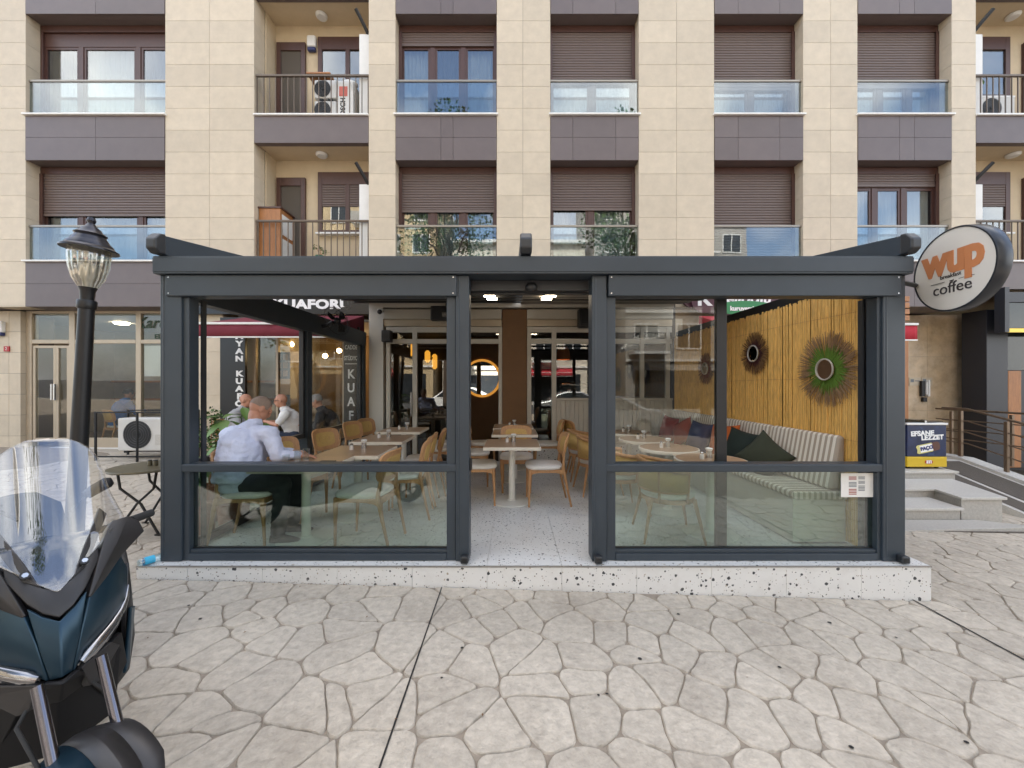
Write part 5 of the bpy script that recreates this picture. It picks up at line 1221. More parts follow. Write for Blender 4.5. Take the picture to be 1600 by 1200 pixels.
# ------------------------------------------------------------------ scooter parked at the left, facing the camera
SO = Vector((-1.62, 1.38, GZ(-1.62))); sf_ = Vector((.82,-.572,0)).normalized(); sl = Vector((-sf_.y, sf_.x, 0))
def S(s, t, h): return SO + sl*s + sf_*t + Vector((0,0,h))
m_sblue = mat('scooter_blue', (.016,.042,.066), .30, metal=.55, var=.05, spec=.6); m_sdark = mat('scooter_grey', (.020,.0185,.019), .42, var=.06, spec=.5)
m_fork = mat('fork_metal', (.16,.155,.175), .18, metal=1); m_lampm = mat('lamp_metal', (.30,.30,.31), .14, metal=.9); m_sblack = mat('scooter_black', (.007,.007,.008), .55, spec=.25); m_rubber = mat('tyre_rubber', (.018,.018,.018), .8); m_lens = glass('lamp_lens', (.85,.85,.85), .2)
m_shield = glass('shield_acrylic', (.90,.91,.92), .11)
sc = thing('scooter', 'dark blue maxi scooter with clear windshield, front towards us, cut by the frame', 'scooter', tuple(SO))
def panel(name, m, polys, parent=sc, both=True, th=.012, bevel=.004, smooth=None, sub=0):
    """polys: list of faces given as lists of (s,t,h); mirrored when both"""
    out = []; merged = any(abs(p[0]) < 1e-9 for poly in polys for p in poly)
    b = MB(); idx = {}; vs_ = []; fs = []
    for sg_ in ((1, -1) if both else (1,)):
        if not merged: b = MB(); idx = {}; vs_ = []; fs = []
        for poly in polys:
            f = []
            for p in poly:
                q = (p[0]*sg_ + 0.0, p[1], p[2])
                if q not in idx: idx[q] = len(vs_); vs_.append(S(*q))
                f.append(idx[q])
            fs.append(tuple(f if sg_ > 0 else f[::-1]))
        if merged and sg_ > 0 and both: continue
        b.add(vs_, fs); me = b.mesh(name, wloc(parent))
        o = link(name, me, m, parent, smooth=smooth, sub=0)
        if sub:
            d = o.modifiers.new('sub', 'SUBSURF'); d.levels = sub; d.render_levels = sub
        d = o.modifiers.new('solid', 'SOLIDIFY'); d.thickness = th; d.offset = -1
        if bevel:
            d = o.modifiers.new('bevel', 'BEVEL'); d.width = bevel; d.segments = 2; d.limit_method = 'ANGLE'; d.angle_limit = R(30)
        out.append(o)
    return out
# nose: creased centre panel
C0, Cm, C1 = (0,-.036,.728), (0,-.005,.65), (0,.015,.545)
S0, Sm, S1 = (.073,-.072,.796), (.050,-.030,.66), (.027,-.004,.543)
panel('nose_panel', m_sblue, [[C0,(.040,-.054,.758),Sm,Cm],[(.040,-.054,.758),S0,Sm],[Cm,Sm,S1,C1]], th=.02, smooth=30)
# side panels, swelling outwards
g1, g2, g3 = (.079,-.073,.772), (.135,-.150,.812), (.190,-.235,.856)
r1, r2 = (.219,-.262,.775), (.206,-.205,.652)
k1, k2 = (.118,-.090,.700), (.165,-.150,.745)
n1, n2 = (.033,-.006,.541), (.055,-.034,.668)
d1, d2 = (.058,-.048,.560), (.130,-.120,.600)
panel('side_panel', m_sblue, [[g1,n2,k1],[n2,n1,d1],[n2,d1,k1],[k1,d1,d2],[k1,d2,r2,k2],[g1,k1,k2,g2],[g2,k2,g3],[k2,r2,r1],[k2,r1,g3]], th=.02, smooth=180)
# dark apron under the windshield
panel('apron', m_sdark, [[(0,-.048,.738),(0,-.10,.825),(.035,-.112,.842),(.036,-.060,.764)],[(.036,-.060,.764),(.035,-.112,.842),(.075,-.165,.895),(.070,-.085,.806)],[(.070,-.085,.806),(.075,-.165,.895),(.125,-.255,.985),(.118,-.168,.885)]], th=.02, smooth=180)
# cowl with the hand guard
panel('hand_guard', m_sdark, [[(.076,-.068,.776),(.118,-.160,.890),(.122,-.125,.835),(.083,-.072,.768)],[(.118,-.160,.890),(.150,-.235,.975),(.170,-.200,.905),(.122,-.125,.835)],[(.083,-.072,.768),(.122,-.125,.835),(.170,-.200,.905),(.196,-.232,.850),(.140,-.148,.806)],
   [(.150,-.235,.975),(.170,-.262,1.0),(.222,-.275,1.003),(.170,-.200,.905)],[(.170,-.200,.905),(.222,-.275,1.003),(.258,-.272,.972),(.272,-.255,.925),(.196,-.232,.850)]], th=.035, bevel=.006, smooth=35)
# windshield supports with screws
for o in panel('shield_support', m_sdark, [[(.040,-.112,.846),(.078,-.142,.874),(.108,-.190,.925),(.076,-.180,.935)],[(.108,-.190,.925),(.158,-.285,1.030),(.136,-.292,1.062),(.076,-.180,.935)]], th=.012, bevel=.003):
    sg_ = 1 if o.name == 'shield_support' else -1
    ax = (sf_*.8 + Vector((0,0,.6))).normalized(); c_ = S(sg_*.073,-.137,.893)
    b = MB(); b.tube([c_, c_+ax*.012], .014, 16); sw = b.build('screw', m_black, o); b = MB(); b.tube([c_+ax*.0125, c_+ax*.014], .009, 6); b.build('hex_socket', m_steel, sw)
# windshield: curved acrylic sheet
def shield(a, b_):
    a = 2*a-1
    # half width along the height, with the notch on the shoulder
    hw = [(0,.004),(.06,.045),(.14,.09),(.24,.145),(.33,.196),(.37,.198),(.46,.182),(.56,.166),(.66,.156),(.74,.152),(.765,.145),(.84,.140),(.92,.118),(.97,.085),(1,.05)]
    for i in range(len(hw)-1):
        if hw[i][0] <= b_ <= hw[i+1][0]:
            w = hw[i][1]+(hw[i+1][1]-hw[i][1])*(b_-hw[i][0])/(hw[i+1][0]-hw[i][0]); break
    s = a*w*1.06
    t = -.085 - .34*b_**.80 - 1.5*s*s*(1-.35*b_); h = .822 + .540*b_ + .3*abs(s)*(.16 if b_ < .3 else 0) - .9*s*s*b_
    return S(s, t, h)
b = MB(); b.grid(shield, 28, 60); b.build('windshield', m_shield, sc, smooth=180, thick=.005)
# running lights
for sg_ in (1, -1):
    pts = [(.050,-.030,.548),(.075,-.055,.558),(.110,-.092,.575),(.150,-.135,.600),(.185,-.180,.632),(.205,-.212,.668),(.215,-.235,.71)]
    b = MB(); b.tube([S(p[0]*sg_,p[1],p[2]) for p in pts], [(.012,.016),(.020,.028),(.021,.029),(.018,.023),(.013,.016),(.009,.011),(.004,.004)], 12); dr = b.build('headlight', m_lampm, sc, smooth=60)
    b = MB(); b.tube([S(p[0]*sg_,p[1]+.017,p[2]-.010) for p in pts[1:5]], [.006,.009,.009,.005], 8); b.build('reflector', m_sblack, dr, smooth=60)
panel('lamp_bracket', m_sdark, [[(.032,-.03,.535),(.120,-.105,.555),(.150,-.125,.520),(.080,-.045,.450),(.055,-.03,.455)]], th=.03)
panel('side_cowl', m_sdark, [[(.222,-.262,.80),(.236,-.268,.62),(.208,-.215,.640)],[(.236,-.268,.62),(.244,-.275,.46),(.205,-.225,.44),(.208,-.215,.640)],[(.244,-.275,.46),(.222,-.25,.325),(.175,-.215,.295),(.205,-.225,.44)],
   [(.222,-.262,.80),(.25,-.50,.82),(.27,-.50,.45),(.244,-.275,.46),(.236,-.268,.62)],[(.244,-.275,.46),(.27,-.50,.45),(.24,-.50,.30),(.222,-.25,.325)]], th=.02, bevel=.005, smooth=40)
panel('blue_trim', m_sblue, [[(.210,-.208,.62),(.232,-.262,.60),(.208,-.222,.37),(.190,-.205,.345)]], th=.012)
# beak between the lamps
panel('beak', m_sblack, [[(0,.020,.540),(.050,-.02,.525),(.045,-.06,.46),(0,-.03,.455)],[(0,.020,.540),(.030,-.006,.545),(.050,-.02,.525)]], th=.02)
# dark core behind the panels, leg shield, floor, seat, tail
def ring(t, pts): return [S(p[0], t, p[1]) for p in pts] + [S(-p[0], t, p[1]) for p in pts[::-1]]
b = MB(); b.rings([ring(-.10, [(.03,.46),(.06,.55),(.06,.68),(.03,.72)]), ring(-.20, [(.10,.38),(.15,.48),(.15,.72),(.09,.83)]), ring(-.30, [(.15,.31),(.205,.42),(.20,.78),(.12,.92)]), ring(-.52, [(.18,.22),(.24,.40),(.23,.78),(.10,.92)]), ring(-.62, [(.18,.20),(.22,.26),(.20,.34),(.10,.40)]), ring(-.95, [(.17,.20),(.22,.24),(.20,.38),(.10,.44)]), ring(-1.05, [(.15,.20),(.20,.30),(.18,.58),(.10,.70)]), ring(-1.7, [(.10,.40),(.16,.50),(.14,.66),(.08,.74)]), ring(-2.0, [(.04,.60),(.06,.66),(.05,.72),(.03,.75)])])
b.build('body', m_sblack, sc, smooth=40, bevel=0)
b = MB(); b.rings([ring(-1.02, [(.09,.70),(.14,.72),(.13,.78),(.06,.80)]), ring(-1.35, [(.11,.72),(.16,.74),(.15,.80),(.06,.81)]), ring(-1.45, [(.11,.74),(.15,.78),(.14,.88),(.06,.89)]), ring(-1.9, [(.06,.76),(.09,.80),(.08,.88),(.03,.89)])]); b.build('seat', m_rubber, sc, smooth=50)
panel('radiator_cover', m_sblack, [[(0,-.09,.50),(.165,-.16,.50),(.15,-.17,.24),(0,-.11,.22)]], th=.03)
panel('inner_cowl', m_sblack, [[(.055,-.035,.53),(.165,-.15,.56),(.19,-.20,.40),(.12,-.15,.30)]], th=.02)
# handlebar and mirrors
b = MB(); b.tube([S(-.30,-.60,.90), S(-.20,-.54,.90), S(0,-.50,.90), S(.20,-.54,.90), S(.30,-.60,.90)], .016, 10); b.build('handlebar', m_sblack, sc, smooth=60)
for sg_ in (1, -1):
    b = MB(); b.tube([S(sg_*.07,-.46,1.03), S(sg_*.11,-.47,1.07), S(sg_*.13,-.48,1.095)], .007, 8); mr_ = b.build('mirror_stalk', m_sblack, sc, smooth=60)
    b = MB(); b.tube([S(sg_*.12,-.48,1.085), S(sg_*.145,-.48,1.105), S(sg_*.19,-.485,1.13), S(sg_*.205,-.485,1.135)], [(.020,.020),(.034,.024),(.038,.026),(.024,.016)], 14); b.build('mirror_head', m_sblack, mr_, smooth=60)
    b = MB(); b.tube([S(sg_*.29,-.595,.90), S(sg_*.38,-.66,.90)], .020, 12); b.build('grip', m_rubber, sc, smooth=60)
# steered front: forks, fender, wheel
an = R(12); fs_ = (math.cos(an), math.sin(an))                        # forward (t, s) of the turned wheel
def F(s, t, h):                                                        # steering frame, origin at the steering axis
    return S(-s*0 + s*math.cos(an) + t*math.sin(an), -.02 + t*math.cos(an) - s*math.sin(an), h)
AX = .275; WR = .20; WH = .205
for sg_ in (1, -1):
    b = MB(); b.tube([F(sg_*.078,.08,.58), F(sg_*.078,AX-.04,.30)], .0165, 16); b.build('fork_tube', m_fork, sc, smooth=60)
    b = MB(); b.tube([F(sg_*.078,AX-.06,.36), F(sg_*.078,AX,WH-.03)], .024, 14); b.build('fork_leg', m_sblack, sc, smooth=60)
prof = [(-.118,-.075),(-.105,-.020),(-.040,.006),(0,.012),(.040,.006),(.105,-.020),(.118,-.075)]
def fend(i0, i1, m, nm):
    b = MB(); rings_ = []
    for k in range(15):
        a = R(8+142*k/14); w = 1.0 if k > 3 else .62+.095*k
        rings_.append([F(prof[i][0]*w, AX+(.245+prof[i][1])*math.cos(a), WH+(.185+prof[i][1])*math.sin(a)) for i in range(i0, i1)])
    n = i1-i0
    p = [q for r_ in rings_ for q in r_]
    b.add(p, [(r_*n+i, r_*n+i+1, (r_+1)*n+i+1, (r_+1)*n+i) for r_ in range(14) for i in range(n-1)]); return b.build(nm, m, sc, smooth=14, thick=.01)
fend(2, 5, m_sdark, 'fender'); fend(0, 3, m_sblue, 'fender_side'); fend(4, 7, m_sdark, 'fender_side')
for sg_ in (1, -1):
    b = MB(); b.tube([S(sg_*.05,-.06,.50), S(sg_*.10,.02,.44), F(sg_*.10,.16,.36), F(sg_*.09,AX-.03,.24)], .006, 7); b.build('brake_hose', m_rubber, sc, smooth=60)
def wheel(cf_, wr, tw):
    b = MB(); n = 40; rings_ = []
    for k in range(n+1):
        a = 2*math.pi*k/n
        rings_.append([cf_(q[0], (wr+q[1])*math.cos(a), (wr+q[1])*math.sin(a)) for q in [(tw*math.cos(x), .045*math.sin(x)-.045) for x in [2*math.pi*j/12 for j in range(12)]]])
    b.rings(rings_, cap=False); ty = b.build('tyre', m_rubber, sc, smooth=60)
    b = MB(); b.rings([[cf_(q[0], q[1]*math.cos(a), q[1]*math.sin(a)) for q in ((-.03,wr-.085),(.03,wr-.085),(.03,wr-.10),(-.03,wr-.10))] for a in [2*math.pi*k/32 for k in range(33)]], cap=False)
    for k in range(5):
        a = 2*math.pi*k/5; b.tube([cf_(0,.02*math.cos(a),.02*math.sin(a)), cf_(0,(wr-.09)*math.cos(a),(wr-.09)*math.sin(a))], .012, 6)
    b.build('rim', m_sblack, ty, smooth=50)
wheel(lambda s, a, c_: F(s, AX+a, WH+c_), .195, .055)
wheel(lambda s, a, c_: S(s, -1.45+a, .25+c_), .25, .065)
# ------------------------------------------------------------------ people
m_skin = mat('skin', (.48,.235,.150), .5, var=.1, scale=25, bump=.04, bscale=250); m_hgrey = mat('grey_hair', (.28,.26,.24), .85, var=.4, scale=120, bump=.4, bscale=300)
m_hshort = mat('cropped_hair', (.27,.20,.16), .8, var=.35, scale=160, bump=.3, bscale=400); m_hdark = mat('dark_hair', (.02,.016,.013), .6, var=.3, scale=100, bump=.3, bscale=300)
m_shoe = mat('shoe_leather', (.02,.018,.016), .4)
def cloth(name, col, b=.6): return mat(name, col, .85, var=.06, scale=14, bump=b, bscale=13)
def remeshed(name, shapes, voxel, m, parent, M, smooth_it=6, extra=None):
    """shapes: closed volumes joined into one continuous surface"""
    b = MB()
    for sh in shapes:
        if sh[0] == 'c': b.tube(sh[1], sh[2], 14); b.ball(sh[1][0], sh[2][0] if not isinstance(sh[2][0], tuple) else min(sh[2][0]), 12, 8); b.ball(sh[1][-1], sh[2][-1] if not isinstance(sh[2][-1], tuple) else min(sh[2][-1]), 12, 8)
        else: b.ball(sh[1], sh[2], 16, 12, sh[3] if len(sh) > 3 else None)
    me = b.mesh(name); o = bpy.data.objects.new(name+'_tmp', me); C.objects.link(o)
    bm = bmesh.new(); bm.from_mesh(me); bmesh.ops.recalc_face_normals(bm, faces=bm.faces); bm.to_mesh(me); bm.free()
    r = o.modifiers.new('r', 'REMESH'); r.mode = 'VOXEL'; r.voxel_size = voxel
    s = o.modifiers.new('s', 'SMOOTH'); s.factor = .5; s.iterations = smooth_it
    dg = bpy.context.evaluated_depsgraph_get(); dg.update()
    m2 = bpy.data.meshes.new_from_object(o.evaluated_get(dg)); bpy.data.objects.remove(o)
    if extra is not None:
        bm = bmesh.new(); bm.from_mesh(m2); e = extra.mesh('x'); bm.from_mesh(e); bmesh.ops.recalc_face_normals(bm, faces=bm.faces); bm.to_mesh(m2); bm.free()
    if name in ('shirt', 'trousers'):                                   # cloth folds
        nn = [v.normal.copy() for v in m2.vertices]
        for v, q in zip(m2.vertices, nn):
            p = v.co; v.co = p + q*(.009*(mnoise.noise(Vector((p.x*9+3, p.y*9, p.z*24)))+.3) + .006*mnoise.noise(Vector((p.x*22, p.y*22+5, p.z*30))))
    m2.transform(M); m2.name = name
    for p in m2.polygons: p.use_smooth = True
    m2.materials.clear()
    return link(name, m2, m, parent)
def person(label, loc, yaw, shirt, trous, hair=None, lean=.10, headfw=.10, nod=20, turn=0, arms=None, short=False, glasses=False, seat=.47, scale=1.0, voxel=.014, build=1.0, legrot=0):
    o = thing('person', label, 'person', loc, yaw)
    I = Matrix.Scale(scale, 4)
    zs = seat+.09
    pel, wai, che, sh = Vector((-.06,0,zs)), Vector((-.05+lean*.15,0,zs+.16)), Vector((-.02+lean*.6,0,zs+.32)), Vector((.0+lean,0,zs+.45))
    nk = sh + Vector((.03+headfw*.25,0,.075)); hd = nk + Vector((.02+headfw*.35,0,.125))
    bw = build
    arms = arms or [((.16,.26,zs+.20),(.40,.10,zs+.24)), ((.16,-.26,zs+.20),(.40,-.10,zs+.24))]
    torso = [('c', [pel, wai, che, sh], [(.155*bw,.115*bw),(.150*bw,.112*bw),(.168*bw,.118*bw),(.12,.085)]), ('b', sh+Vector((0,0,-.035)), (.08,.17,.065))]
    body = torso + [('c', [sh+Vector((0,0,.01)), nk, nk+Vector((.01,0,.05))], [.062,.054,.055])]
    legs = []; legs_t = []; shoes = []
    for s in (1, -1):
        LR = Matrix.Rotation(R(legrot), 3, 'Z'); hip, kn, an_ = LR @ Vector((0,s*.095,zs-.015)), LR @ Vector((.42,s*.13,zs-.01)), LR @ Vector((.38,s*.13,.09))
        legs.append(('c', [hip, (hip+kn)/2, kn], [.085,.075,.058])); legs.append(('c', [kn, kn*.6+an_*.4, an_], [.058,.056,.038]))
        legs_t.append(('c', [LR @ Vector((-.05,s*.08,zs-.0)), hip, (hip+kn)/2, kn], [.115,.105,.090,.072])); legs_t.append(('c', [kn, kn*.5+an_*.5, an_+Vector((0,0,.02))], [.074,.070,.062]))
        shoes.append((an_, s))
    hands = MB(); armsk = []; slv = []
    for (el, ha), s in zip(arms, (1, -1)):
        el, ha = Vector(el), Vector(ha); shp = sh + Vector((-.005, s*.175*bw, -.025))
        armsk += [('c', [sh + Vector((0, s*.15, -.04)), shp.lerp(el, .25), el], [.042,.040,.036]), ('c', [el, (el+ha)/2, ha], [.038,.036,.026])]
        up_end = el if not short else shp.lerp(el, .75)
        slv.append(('c', [sh+Vector((0,s*.10,-.02)), shp, shp.lerp(up_end,.5), up_end], [.075,.084,.070,.062 if short else .058]))
        if not short: slv.append(('c', [el, (el+ha)/2, ha.lerp(el,.10)], [.054,.048,.036]))
        d = (ha-el).normalized(); side = d.cross(Vector((0,0,1))).normalized(); nrm = side.cross(d)
        armsk.append(('c', [ha, ha+d*.075], [(.036,.019),(.040,.016)]))
        for k in range(4):                                             # fingers, gently curled
            off = side*(.027-.018*k); L_ = (.072,.082,.076,.060)[k]; p0 = ha+d*.07+off
            hands.tube([p0, p0+d*L_*.45-nrm*.006, p0+d*L_*.78-nrm*.022, p0+d*L_*.95-nrm*.040], [.0092,.0088,.0080,.0065], 8)
        th = side*(s*1.0); p0 = ha+d*.02+th*.026
        hands.tube([p0, p0+d*.030+th*.018-nrm*.010, p0+d*.058+th*.018-nrm*.022], [.012,.010,.008], 8)
    Hm = Matrix.Rotation(R(turn), 4, 'Z') @ Matrix.Rotation(R(nod), 4, 'Y')
    H = lambda x, y, z: hd + Hm.to_3x3() @ Vector((x,y,z))
    head = [('b', H(-.012,0,.030), (.098,.077,.098), Hm), ('b', H(.028,0,-.035), (.068,.060,.080), Hm), ('b', H(.045,0,-.078), (.040,.042,.034), Hm),
            ('c', [H(.092,0,.022), H(.106,0,-.012), H(.104,0,-.026)], [.010,.014,.015]), ('c', [H(.082,.045,.030), H(.090,0,.036), H(.082,-.045,.030)], [.012,.014,.012]), ('c', [H(.082,.022,-.058), H(.092,0,-.056), H(.082,-.022,-.058)], [.010,.013,.010]),
            ('b', H(-.012,.080,-.005), (.022,.010,.034), Hm), ('b', H(-.012,-.080,-.005), (.022,.010,.034), Hm), ('c', [nk, H(-.01,0,-.06)], [.055,.058])]
    for s in (1, -1): hands.ball(H(.088,s*.032,.016), .013, 8, 6)
    bo = remeshed('body', body + legs + armsk + head, voxel*.72, m_skin, o, I, 4, hands)
    def clothes(nm, sh_, m, v=voxel, it=5): return remeshed(nm, sh_, v, m, o, I, it)
    infl = [('c', torso[0][1], [tuple(q+.016 for q in r_) if isinstance(r_, tuple) else r_ for r_ in torso[0][2]]), ('b', torso[1][1], (.108,.205*max(1,bw*.93),.088)), ('c', [pel+Vector((0,0,-.06)), pel], [(.172,.135),(.172,.135)]), ('c', [sh+Vector((0,0,.02)), nk+Vector((-.005,0,-.012))], [.080,.070])]
    clothes('shirt', infl + slv, shirt)
    clothes('trousers', legs_t, trous)
    for an_, s in shoes:
        b = MB(); b.tube([I.to_3x3() @ q for q in (an_+LR@Vector((-.06,0,-.045)), an_+LR@Vector((.02,0,-.045)), an_+LR@Vector((.12,0,-.060)), an_+LR@Vector((.19,0,-.066)))], [(.034,.040),(.042,.046),(.044,.030),(.026,.020)], 12)
        me = b.mesh('shoe'); link('shoe', me, m_shoe, o, smooth=60)
    if hair:
        hm, kind = hair; b = MB()
        def cap(a, c_):
            th = 2*math.pi*a; ph = c_*R(112 if kind == 'full' else 100)
            low = {'full': 0, 'crop': 0, 'sides': 0}[kind]
            x, y, z = math.sin(ph)*math.cos(th), math.sin(ph)*math.sin(th), math.cos(ph)
            k = 1.045 if kind == 'full' else 1.012
            if x > .35: k *= 1 - .12*(x-.35)*(c_)*1.5                    # recedes at the forehead
            return I.to_3x3() @ H(-.012+.0985*k*x, .0775*k*y, .030+.0985*k*z)
        b.grid(cap, 32, 12); me = b.mesh('hair'); link('hair', me, hm, o, smooth=180)
    if glasses:
        b = MB()
        for s in (1, -1):
            b.tube([I.to_3x3() @ H(.106, s*.034+.024*math.cos(t), .016+.017*math.sin(t)) for t in [2*math.pi*k/16 for k in range(17)]], .0028, 5); b.tube([I.to_3x3() @ H(.104,s*.056,.02), I.to_3x3() @ H(-.01,s*.084,.012)], .0025, 5)
        b.tube([I.to_3x3() @ H(.108,-.011,.02), I.to_3x3() @ H(.108,.011,.02)], .0028, 5); link('glasses', b.mesh('glasses'), m_black, o, smooth=60)
    return o
m_bshirt = cloth('pale_blue_shirt', (.58,.62,.78), 1.0); m_tgreen = cloth('dark_trousers', (.020,.024,.026)); m_tee = cloth('white_tee', (.72,.71,.69)); m_jean = cloth('navy_jeans', (.03,.04,.07)); m_bk = cloth('black_shirt', (.018,.018,.020)); m_bl = cloth('bright_blue_shirt', (.02,.14,.42)); m_gy = cloth('grey_tee', (.36,.36,.37))
person('man in a pale blue shirt seated at the table behind the left front glass', (-2.53,3.62,0), R(80), m_bshirt, m_tgreen, (m_hshort, 'crop'), lean=.06, headfw=.13, nod=34, turn=-28, legrot=-76, arms=[((.30,.02,.775),(.36,-.24,.768)), ((.06,-.31,.785),(.18,-.46,.768))], voxel=.011, build=1.36, scale=1.0)
gz_ = GZ(-4.3)
person('bald man in a white tee shirt and glasses seated outside the salon', (-4.05,7.05,gz_), R(205), m_tee, m_jean, None, lean=.08, headfw=.06, nod=6, turn=-8, short=True, glasses=True, arms=[((.20,.25,.80),(.42,.05,.86)), ((.20,-.26,.80),(.44,-.02,.84))])
person('bald man seen in profile behind the leafy plant', (-5.05,7.0,gz_), R(10), m_gy, m_jean, None, lean=.10, headfw=.06, nod=4)
person('grey haired man in a black shirt seated by the salon window', (-3.28,6.95,gz_), R(190), m_bk, m_jean, (m_hgrey, 'full'), lean=.12, headfw=.12, nod=14)
person('person in a bright blue shirt sitting inside the corner shop', (-9.1,8.95,.02), R(70), m_bl, m_tgreen, (m_hdark, 'full'), lean=.05, headfw=.06, nod=8)
for i, (x, y, a, lb) in enumerate(((-4.05,7.05,R(205),'chair under the man in the white tee shirt'), (-5.05,7.0,R(10),'chair under the bald man by the plant'), (-3.28,6.95,R(190),'chair under the grey haired man'), (-9.1,8.95,R(70),'chair under the person in the blue shirt'))):
    place(ch, fC, (x, y, GZ(x) if y < 8 else .02), a, 'beech ' + lb, GCh)
# leafy plants outside the left glass
m_big = mat('big_leaf', (.10,.20,.035), .4, var=.3, scale=6)
def bigleaf(label, c, pr, ph, stems, ln, wd, seed, lm, n):
    rr = random.Random(seed); o = thing('potted_plant', label, 'plant', c, group='plants along the left glass')
    b = MB(); b.lathe([(.001,0),(pr*.78,0),(pr,ph),(pr*.94,ph),(pr*.92,ph-.02),(.001,ph-.02)], c, 20); b.build('pot', m_terra, o, smooth=40)
    bs = MB(); k = 0
    for (dx, dy, dz) in stems:
        p0 = Vector(c)+Vector((0,0,ph-.03)); p1 = Vector(c)+Vector((dx,dy,dz)); mid = (p0+p1)/2+Vector((dx*.1,dy*.1,.06)); bs.tube([p0, mid, p1], [.009,.007,.004], 6)
        for j in range(n):
            q = mid.lerp(p1, rr.random()**.6); a = rr.uniform(0, 2*math.pi); el = rr.uniform(-.5,.5)
            ax = Vector((math.cos(a)*math.cos(el), math.sin(a)*math.cos(el), math.sin(el))); sd = ax.cross(Vector((0,0,1))).normalized(); up_ = sd.cross(ax)
            L_ = ln*rr.uniform(.7,1.2); w = wd*rr.uniform(.8,1.15); b = MB()
            pts = []
            for f_, wf in ((0,.08),(.2,.7),(.45,1),(.7,.8),(.9,.35),(1,.02)):
                base_ = q + ax*(L_*f_) - Vector((0,0,1))*(L_*.35*f_*f_) + ax*.02
                pts += [base_-sd*w*wf+up_*w*.25*wf, base_, base_+sd*w*wf+up_*w*.25*wf]
            b.add(pts, [(r_*3+i, r_*3+i+1, r_*3+i+4, r_*3+i+3) for r_ in range(5) for i in range(2)]); b.build('leaf', lm, o, smooth=180)
    bs.build('stem', m_leaf, o, smooth=60)
bigleaf('leafy green plant with long drooping leaves behind the seated man', (-3.08,4.25,GZ(-3.1)), .17, .42, [(.10,.0,1.30),(-.12,.05,1.05),(.02,-.12,.95),(.16,.12,1.10),(-.05,-.05,1.22)], .22, .045, 5, m_big, 8)
bigleaf('leafy green plant at the foot of the side glass, nearer the corner post', (-3.10,3.80,GZ(-3.1)), .15, .36, [(.04,.0,.86),(-.10,.05,.80),(.08,-.08,.74)], .18, .04, 9, m_big, 8)
potted('thin small leaved shrub in a pot beside the corner post', (-3.42,4.35,GZ(-3.4)), .15, .4, m_terra, [(.0,0,.85,.14),(.06,.03,1.02,.12),(-.08,0,.95,.12),(.02,0,1.18,.10)], 90, .045, m_leaf, 'plants along the left glass')
# ------------------------------------------------------------------ the far side of the street (seen in the glass)
m_bA = mat('ochre_render', (.52,.40,.24), .8, var=.12, scale=1.2); m_bB = mat('grey_render', (.38,.36,.33), .8, var=.1, scale=1.2); m_bC = mat('pale_render', (.62,.57,.48), .8, var=.1, scale=1.2)
m_wg = mat('dark_window', (.03,.035,.04), .08)
def opposite(label, x0, x1, y, h, m, nx_, nz_):
    o = thing('opposite_building', label, 'building', ((x0+x1)/2, y, GZ((x0+x1)/2)), group='buildings across the street')
    part('wall', m, o, (x0, x1, y-9, y, -1.2, h)); part('cornice', m_sill, o, (x0-.2, x1+.2, y-9, y+.35, h, h+.25))
    w = (x1-x0)/nx_
    for k in range(nz_):
        z = 3.6+k*3.0
        part('floor_band', m_sill, o, (x0, x1, y, y+.12, z-.75, z-.6))
        for i in range(nx_):
            xa = x0+w*i+w*.2
            p = part('window', m_white, o, (xa, xa+w*.6, y, y+.06, z, z+1.6)); part('pane', m_wg, p, (xa+.08, xa+w*.3-.04, y+.06, y+.07, z+.1, z+1.5)); part('pane', m_wg, p, (xa+w*.3+.04, xa+w*.6-.08, y+.06, y+.07, z+.1, z+1.5))
            if (i+k) % 3 == 0:
                part('balcony_slab', m_sill, o, (xa-.3, xa+w*.6+.3, y+.07, y+1.1, z-.35, z-.2)); part('balcony_front', m_bB, o, (xa-.3, xa+w*.6+.3, y+1.05, y+1.1, z-.2, z+.6))
    part('shop_window', m_wg, o, (x0+.6, x1-.6, y, y+.05, 0, 2.3))
    return o
opposite('ochre apartment block across the street', -19, -6.5, -17, 19, m_bA, 5, 5); opposite('pale apartment block across the street, opposite the doorway', -6.0, 6.5, -18.5, 14, m_bC, 5, 3); opposite('grey apartment block across the street', 7.0, 20, -17, 22, m_bB, 5, 6)
awning('awning', 'red awning on the pale block across the street', m_redc, -1, 5.2, -17.2, -18.44, 2.1, 2.4, 2.75)
m_bark = mat('bark', (.075,.055,.04), .9, var=.3, scale=12, bump=.5, bscale=30)
def tree(label, x, y, h, r, n, seed):
    rr = random.Random(seed); z0 = GZ(x)
    o = thing('street_tree', label, 'tree', (x, y, z0), group='street trees across the road')
    b = MB(); b.tube([(x,y,z0-.1),(x+.05,y,z0+h*.3),(x-.04,y+.05,z0+h*.6)], [.17,.13,.08], 10)
    cl = []
    for k in range(9):
        a = 2*math.pi*k/9+rr.uniform(-.3,.3); q = Vector((x+r*.7*math.cos(a)*rr.uniform(.5,1), y+r*.7*math.sin(a)*rr.uniform(.5,1), z0+h*rr.uniform(.55,.95)))
        b.tube([(x,y,z0+h*.45), (Vector((x,y,z0+h*.5))+q)/2+Vector((0,0,.2)), q], [.06,.04,.015], 6); cl.append(q)
    b.build('trunk', m_bark, o, smooth=60)
    b = MB()
    for q in cl + [Vector((x,y,z0+h*.95))]: leafy(b, q, r*.55, n, rr, .20, .07)
    tag(b.build('crown', m_leaf, o), kind='stuff')
tree('tall street tree across the road, left of the red awning', -3.6, -6.2, 17, 2.6, 420, 1); tree('tall street tree across the road, by the grey block', 6.6, -6.4, 16, 2.6, 420, 2); tree('street tree across the road, far left', -13, -8.4, 7, 2.3, 260, 4)
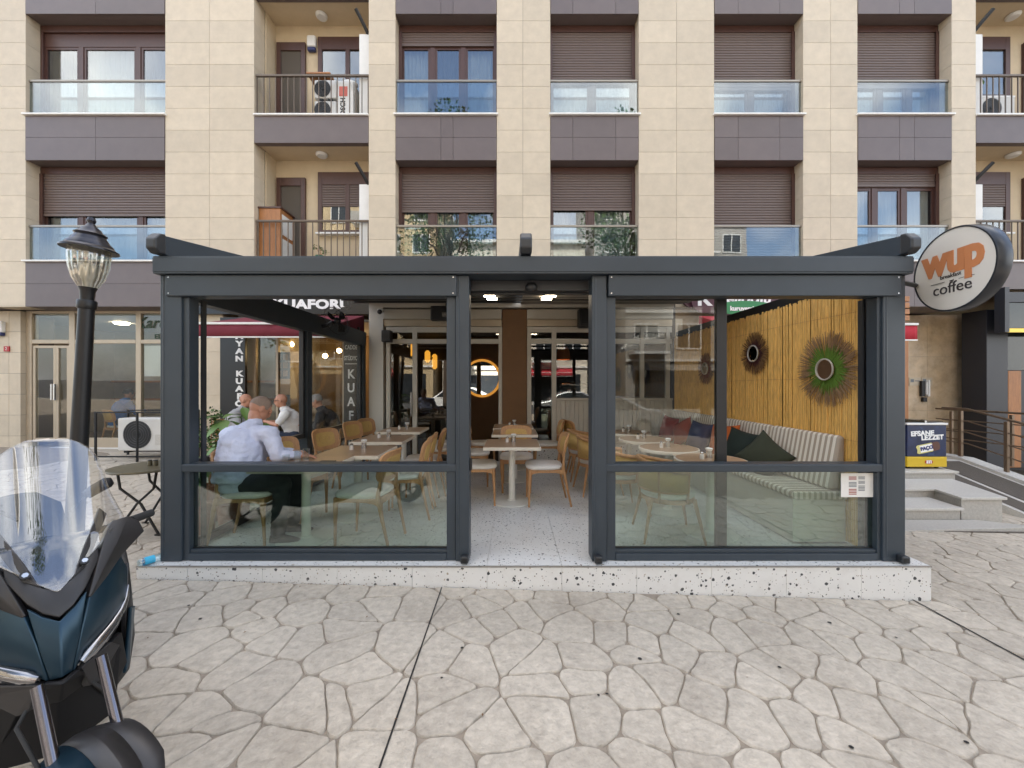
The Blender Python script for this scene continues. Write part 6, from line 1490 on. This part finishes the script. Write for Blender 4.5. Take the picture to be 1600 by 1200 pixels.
# parked car across the pavement edge
def car(label, x, y, m):
    z0 = GZ(x)-.13
    o = thing('parked_car', label, 'car', (x, y, z0), group='cars parked along the kerb')
    prof_ = [(-2.1,.30),(-2.15,.55),(-2.05,.80),(-1.3,.92),(-.75,1.32),(-.2,1.45),(.6,1.43),(1.25,1.08),(1.45,.98),(2.0,.92),(2.12,.70),(2.12,.30)]
    b = MB(); rings_ = []
    for yy, sc_ in ((-.86,.94),(-.80,1.0),(.80,1.0),(.86,.94)):
        rings_.append([(x+p[0]*(.99 if abs(yy) > .82 else 1), y+yy*(1-.16*max(0,(p[1]-.9))/.5), z0+.3+(p[1]-.3)*sc_) for p in prof_])
    b.rings(rings_); b.build('body', m, o, smooth=35, bevel=.03)
    for sg_ in (1, -1):
        b = MB(); b.add([(x+a, y+sg_*(.868-.13*max(0,c_-.9)/.5), z0+c_) for a, c_ in ((-1.12,.95),(-.70,1.28),(-.2,1.37),(.05,1.37),(.05,.95))], [(0,1,2,3,4)]); b.build('side_window', m_wg, o, thick=.01)
        b = MB(); b.add([(x+a, y+sg_*(.868-.13*max(0,c_-.9)/.5), z0+c_) for a, c_ in ((.12,.95),(.12,1.37),(.58,1.36),(1.12,1.06),(1.2,.95))], [(0,1,2,3,4)]); b.build('side_window', m_wg, o, thick=.01)
        for wx_ in (-1.35, 1.32):
            b = MB(); b.tube([(x+wx_,y+sg_*.68,z0+.31),(x+wx_,y+sg_*.90,z0+.31)], .31, 28); w_ = b.build('wheel', m_rubber, o, smooth=40); b = MB(); b.tube([(x+wx_,y+sg_*.895,z0+.31),(x+wx_,y+sg_*.91,z0+.31)], .20, 24); b.build('rim', m_steel, w_)
    for xx in (-2.13, 2.11): part('lamp', m_white, o, (x+xx-.03, x+xx+.03, y-.75, y-.45, z0+.68, z0+.80), bevel=.02); part('lamp', m_white, o, (x+xx-.03, x+xx+.03, y+.45, y+.75, z0+.68, z0+.80), bevel=.02)
m_silver = mat('silver_paint', (.45,.46,.47), .25, metal=.6, coat=.5); m_whitep = mat('white_car_paint', (.75,.75,.74), .3, coat=.6)
car('silver car parked across the street behind the viewer', 3.4, -7.9, m_silver); car('white car parked across the street, farther along', -3.2, -8.1, m_whitep)
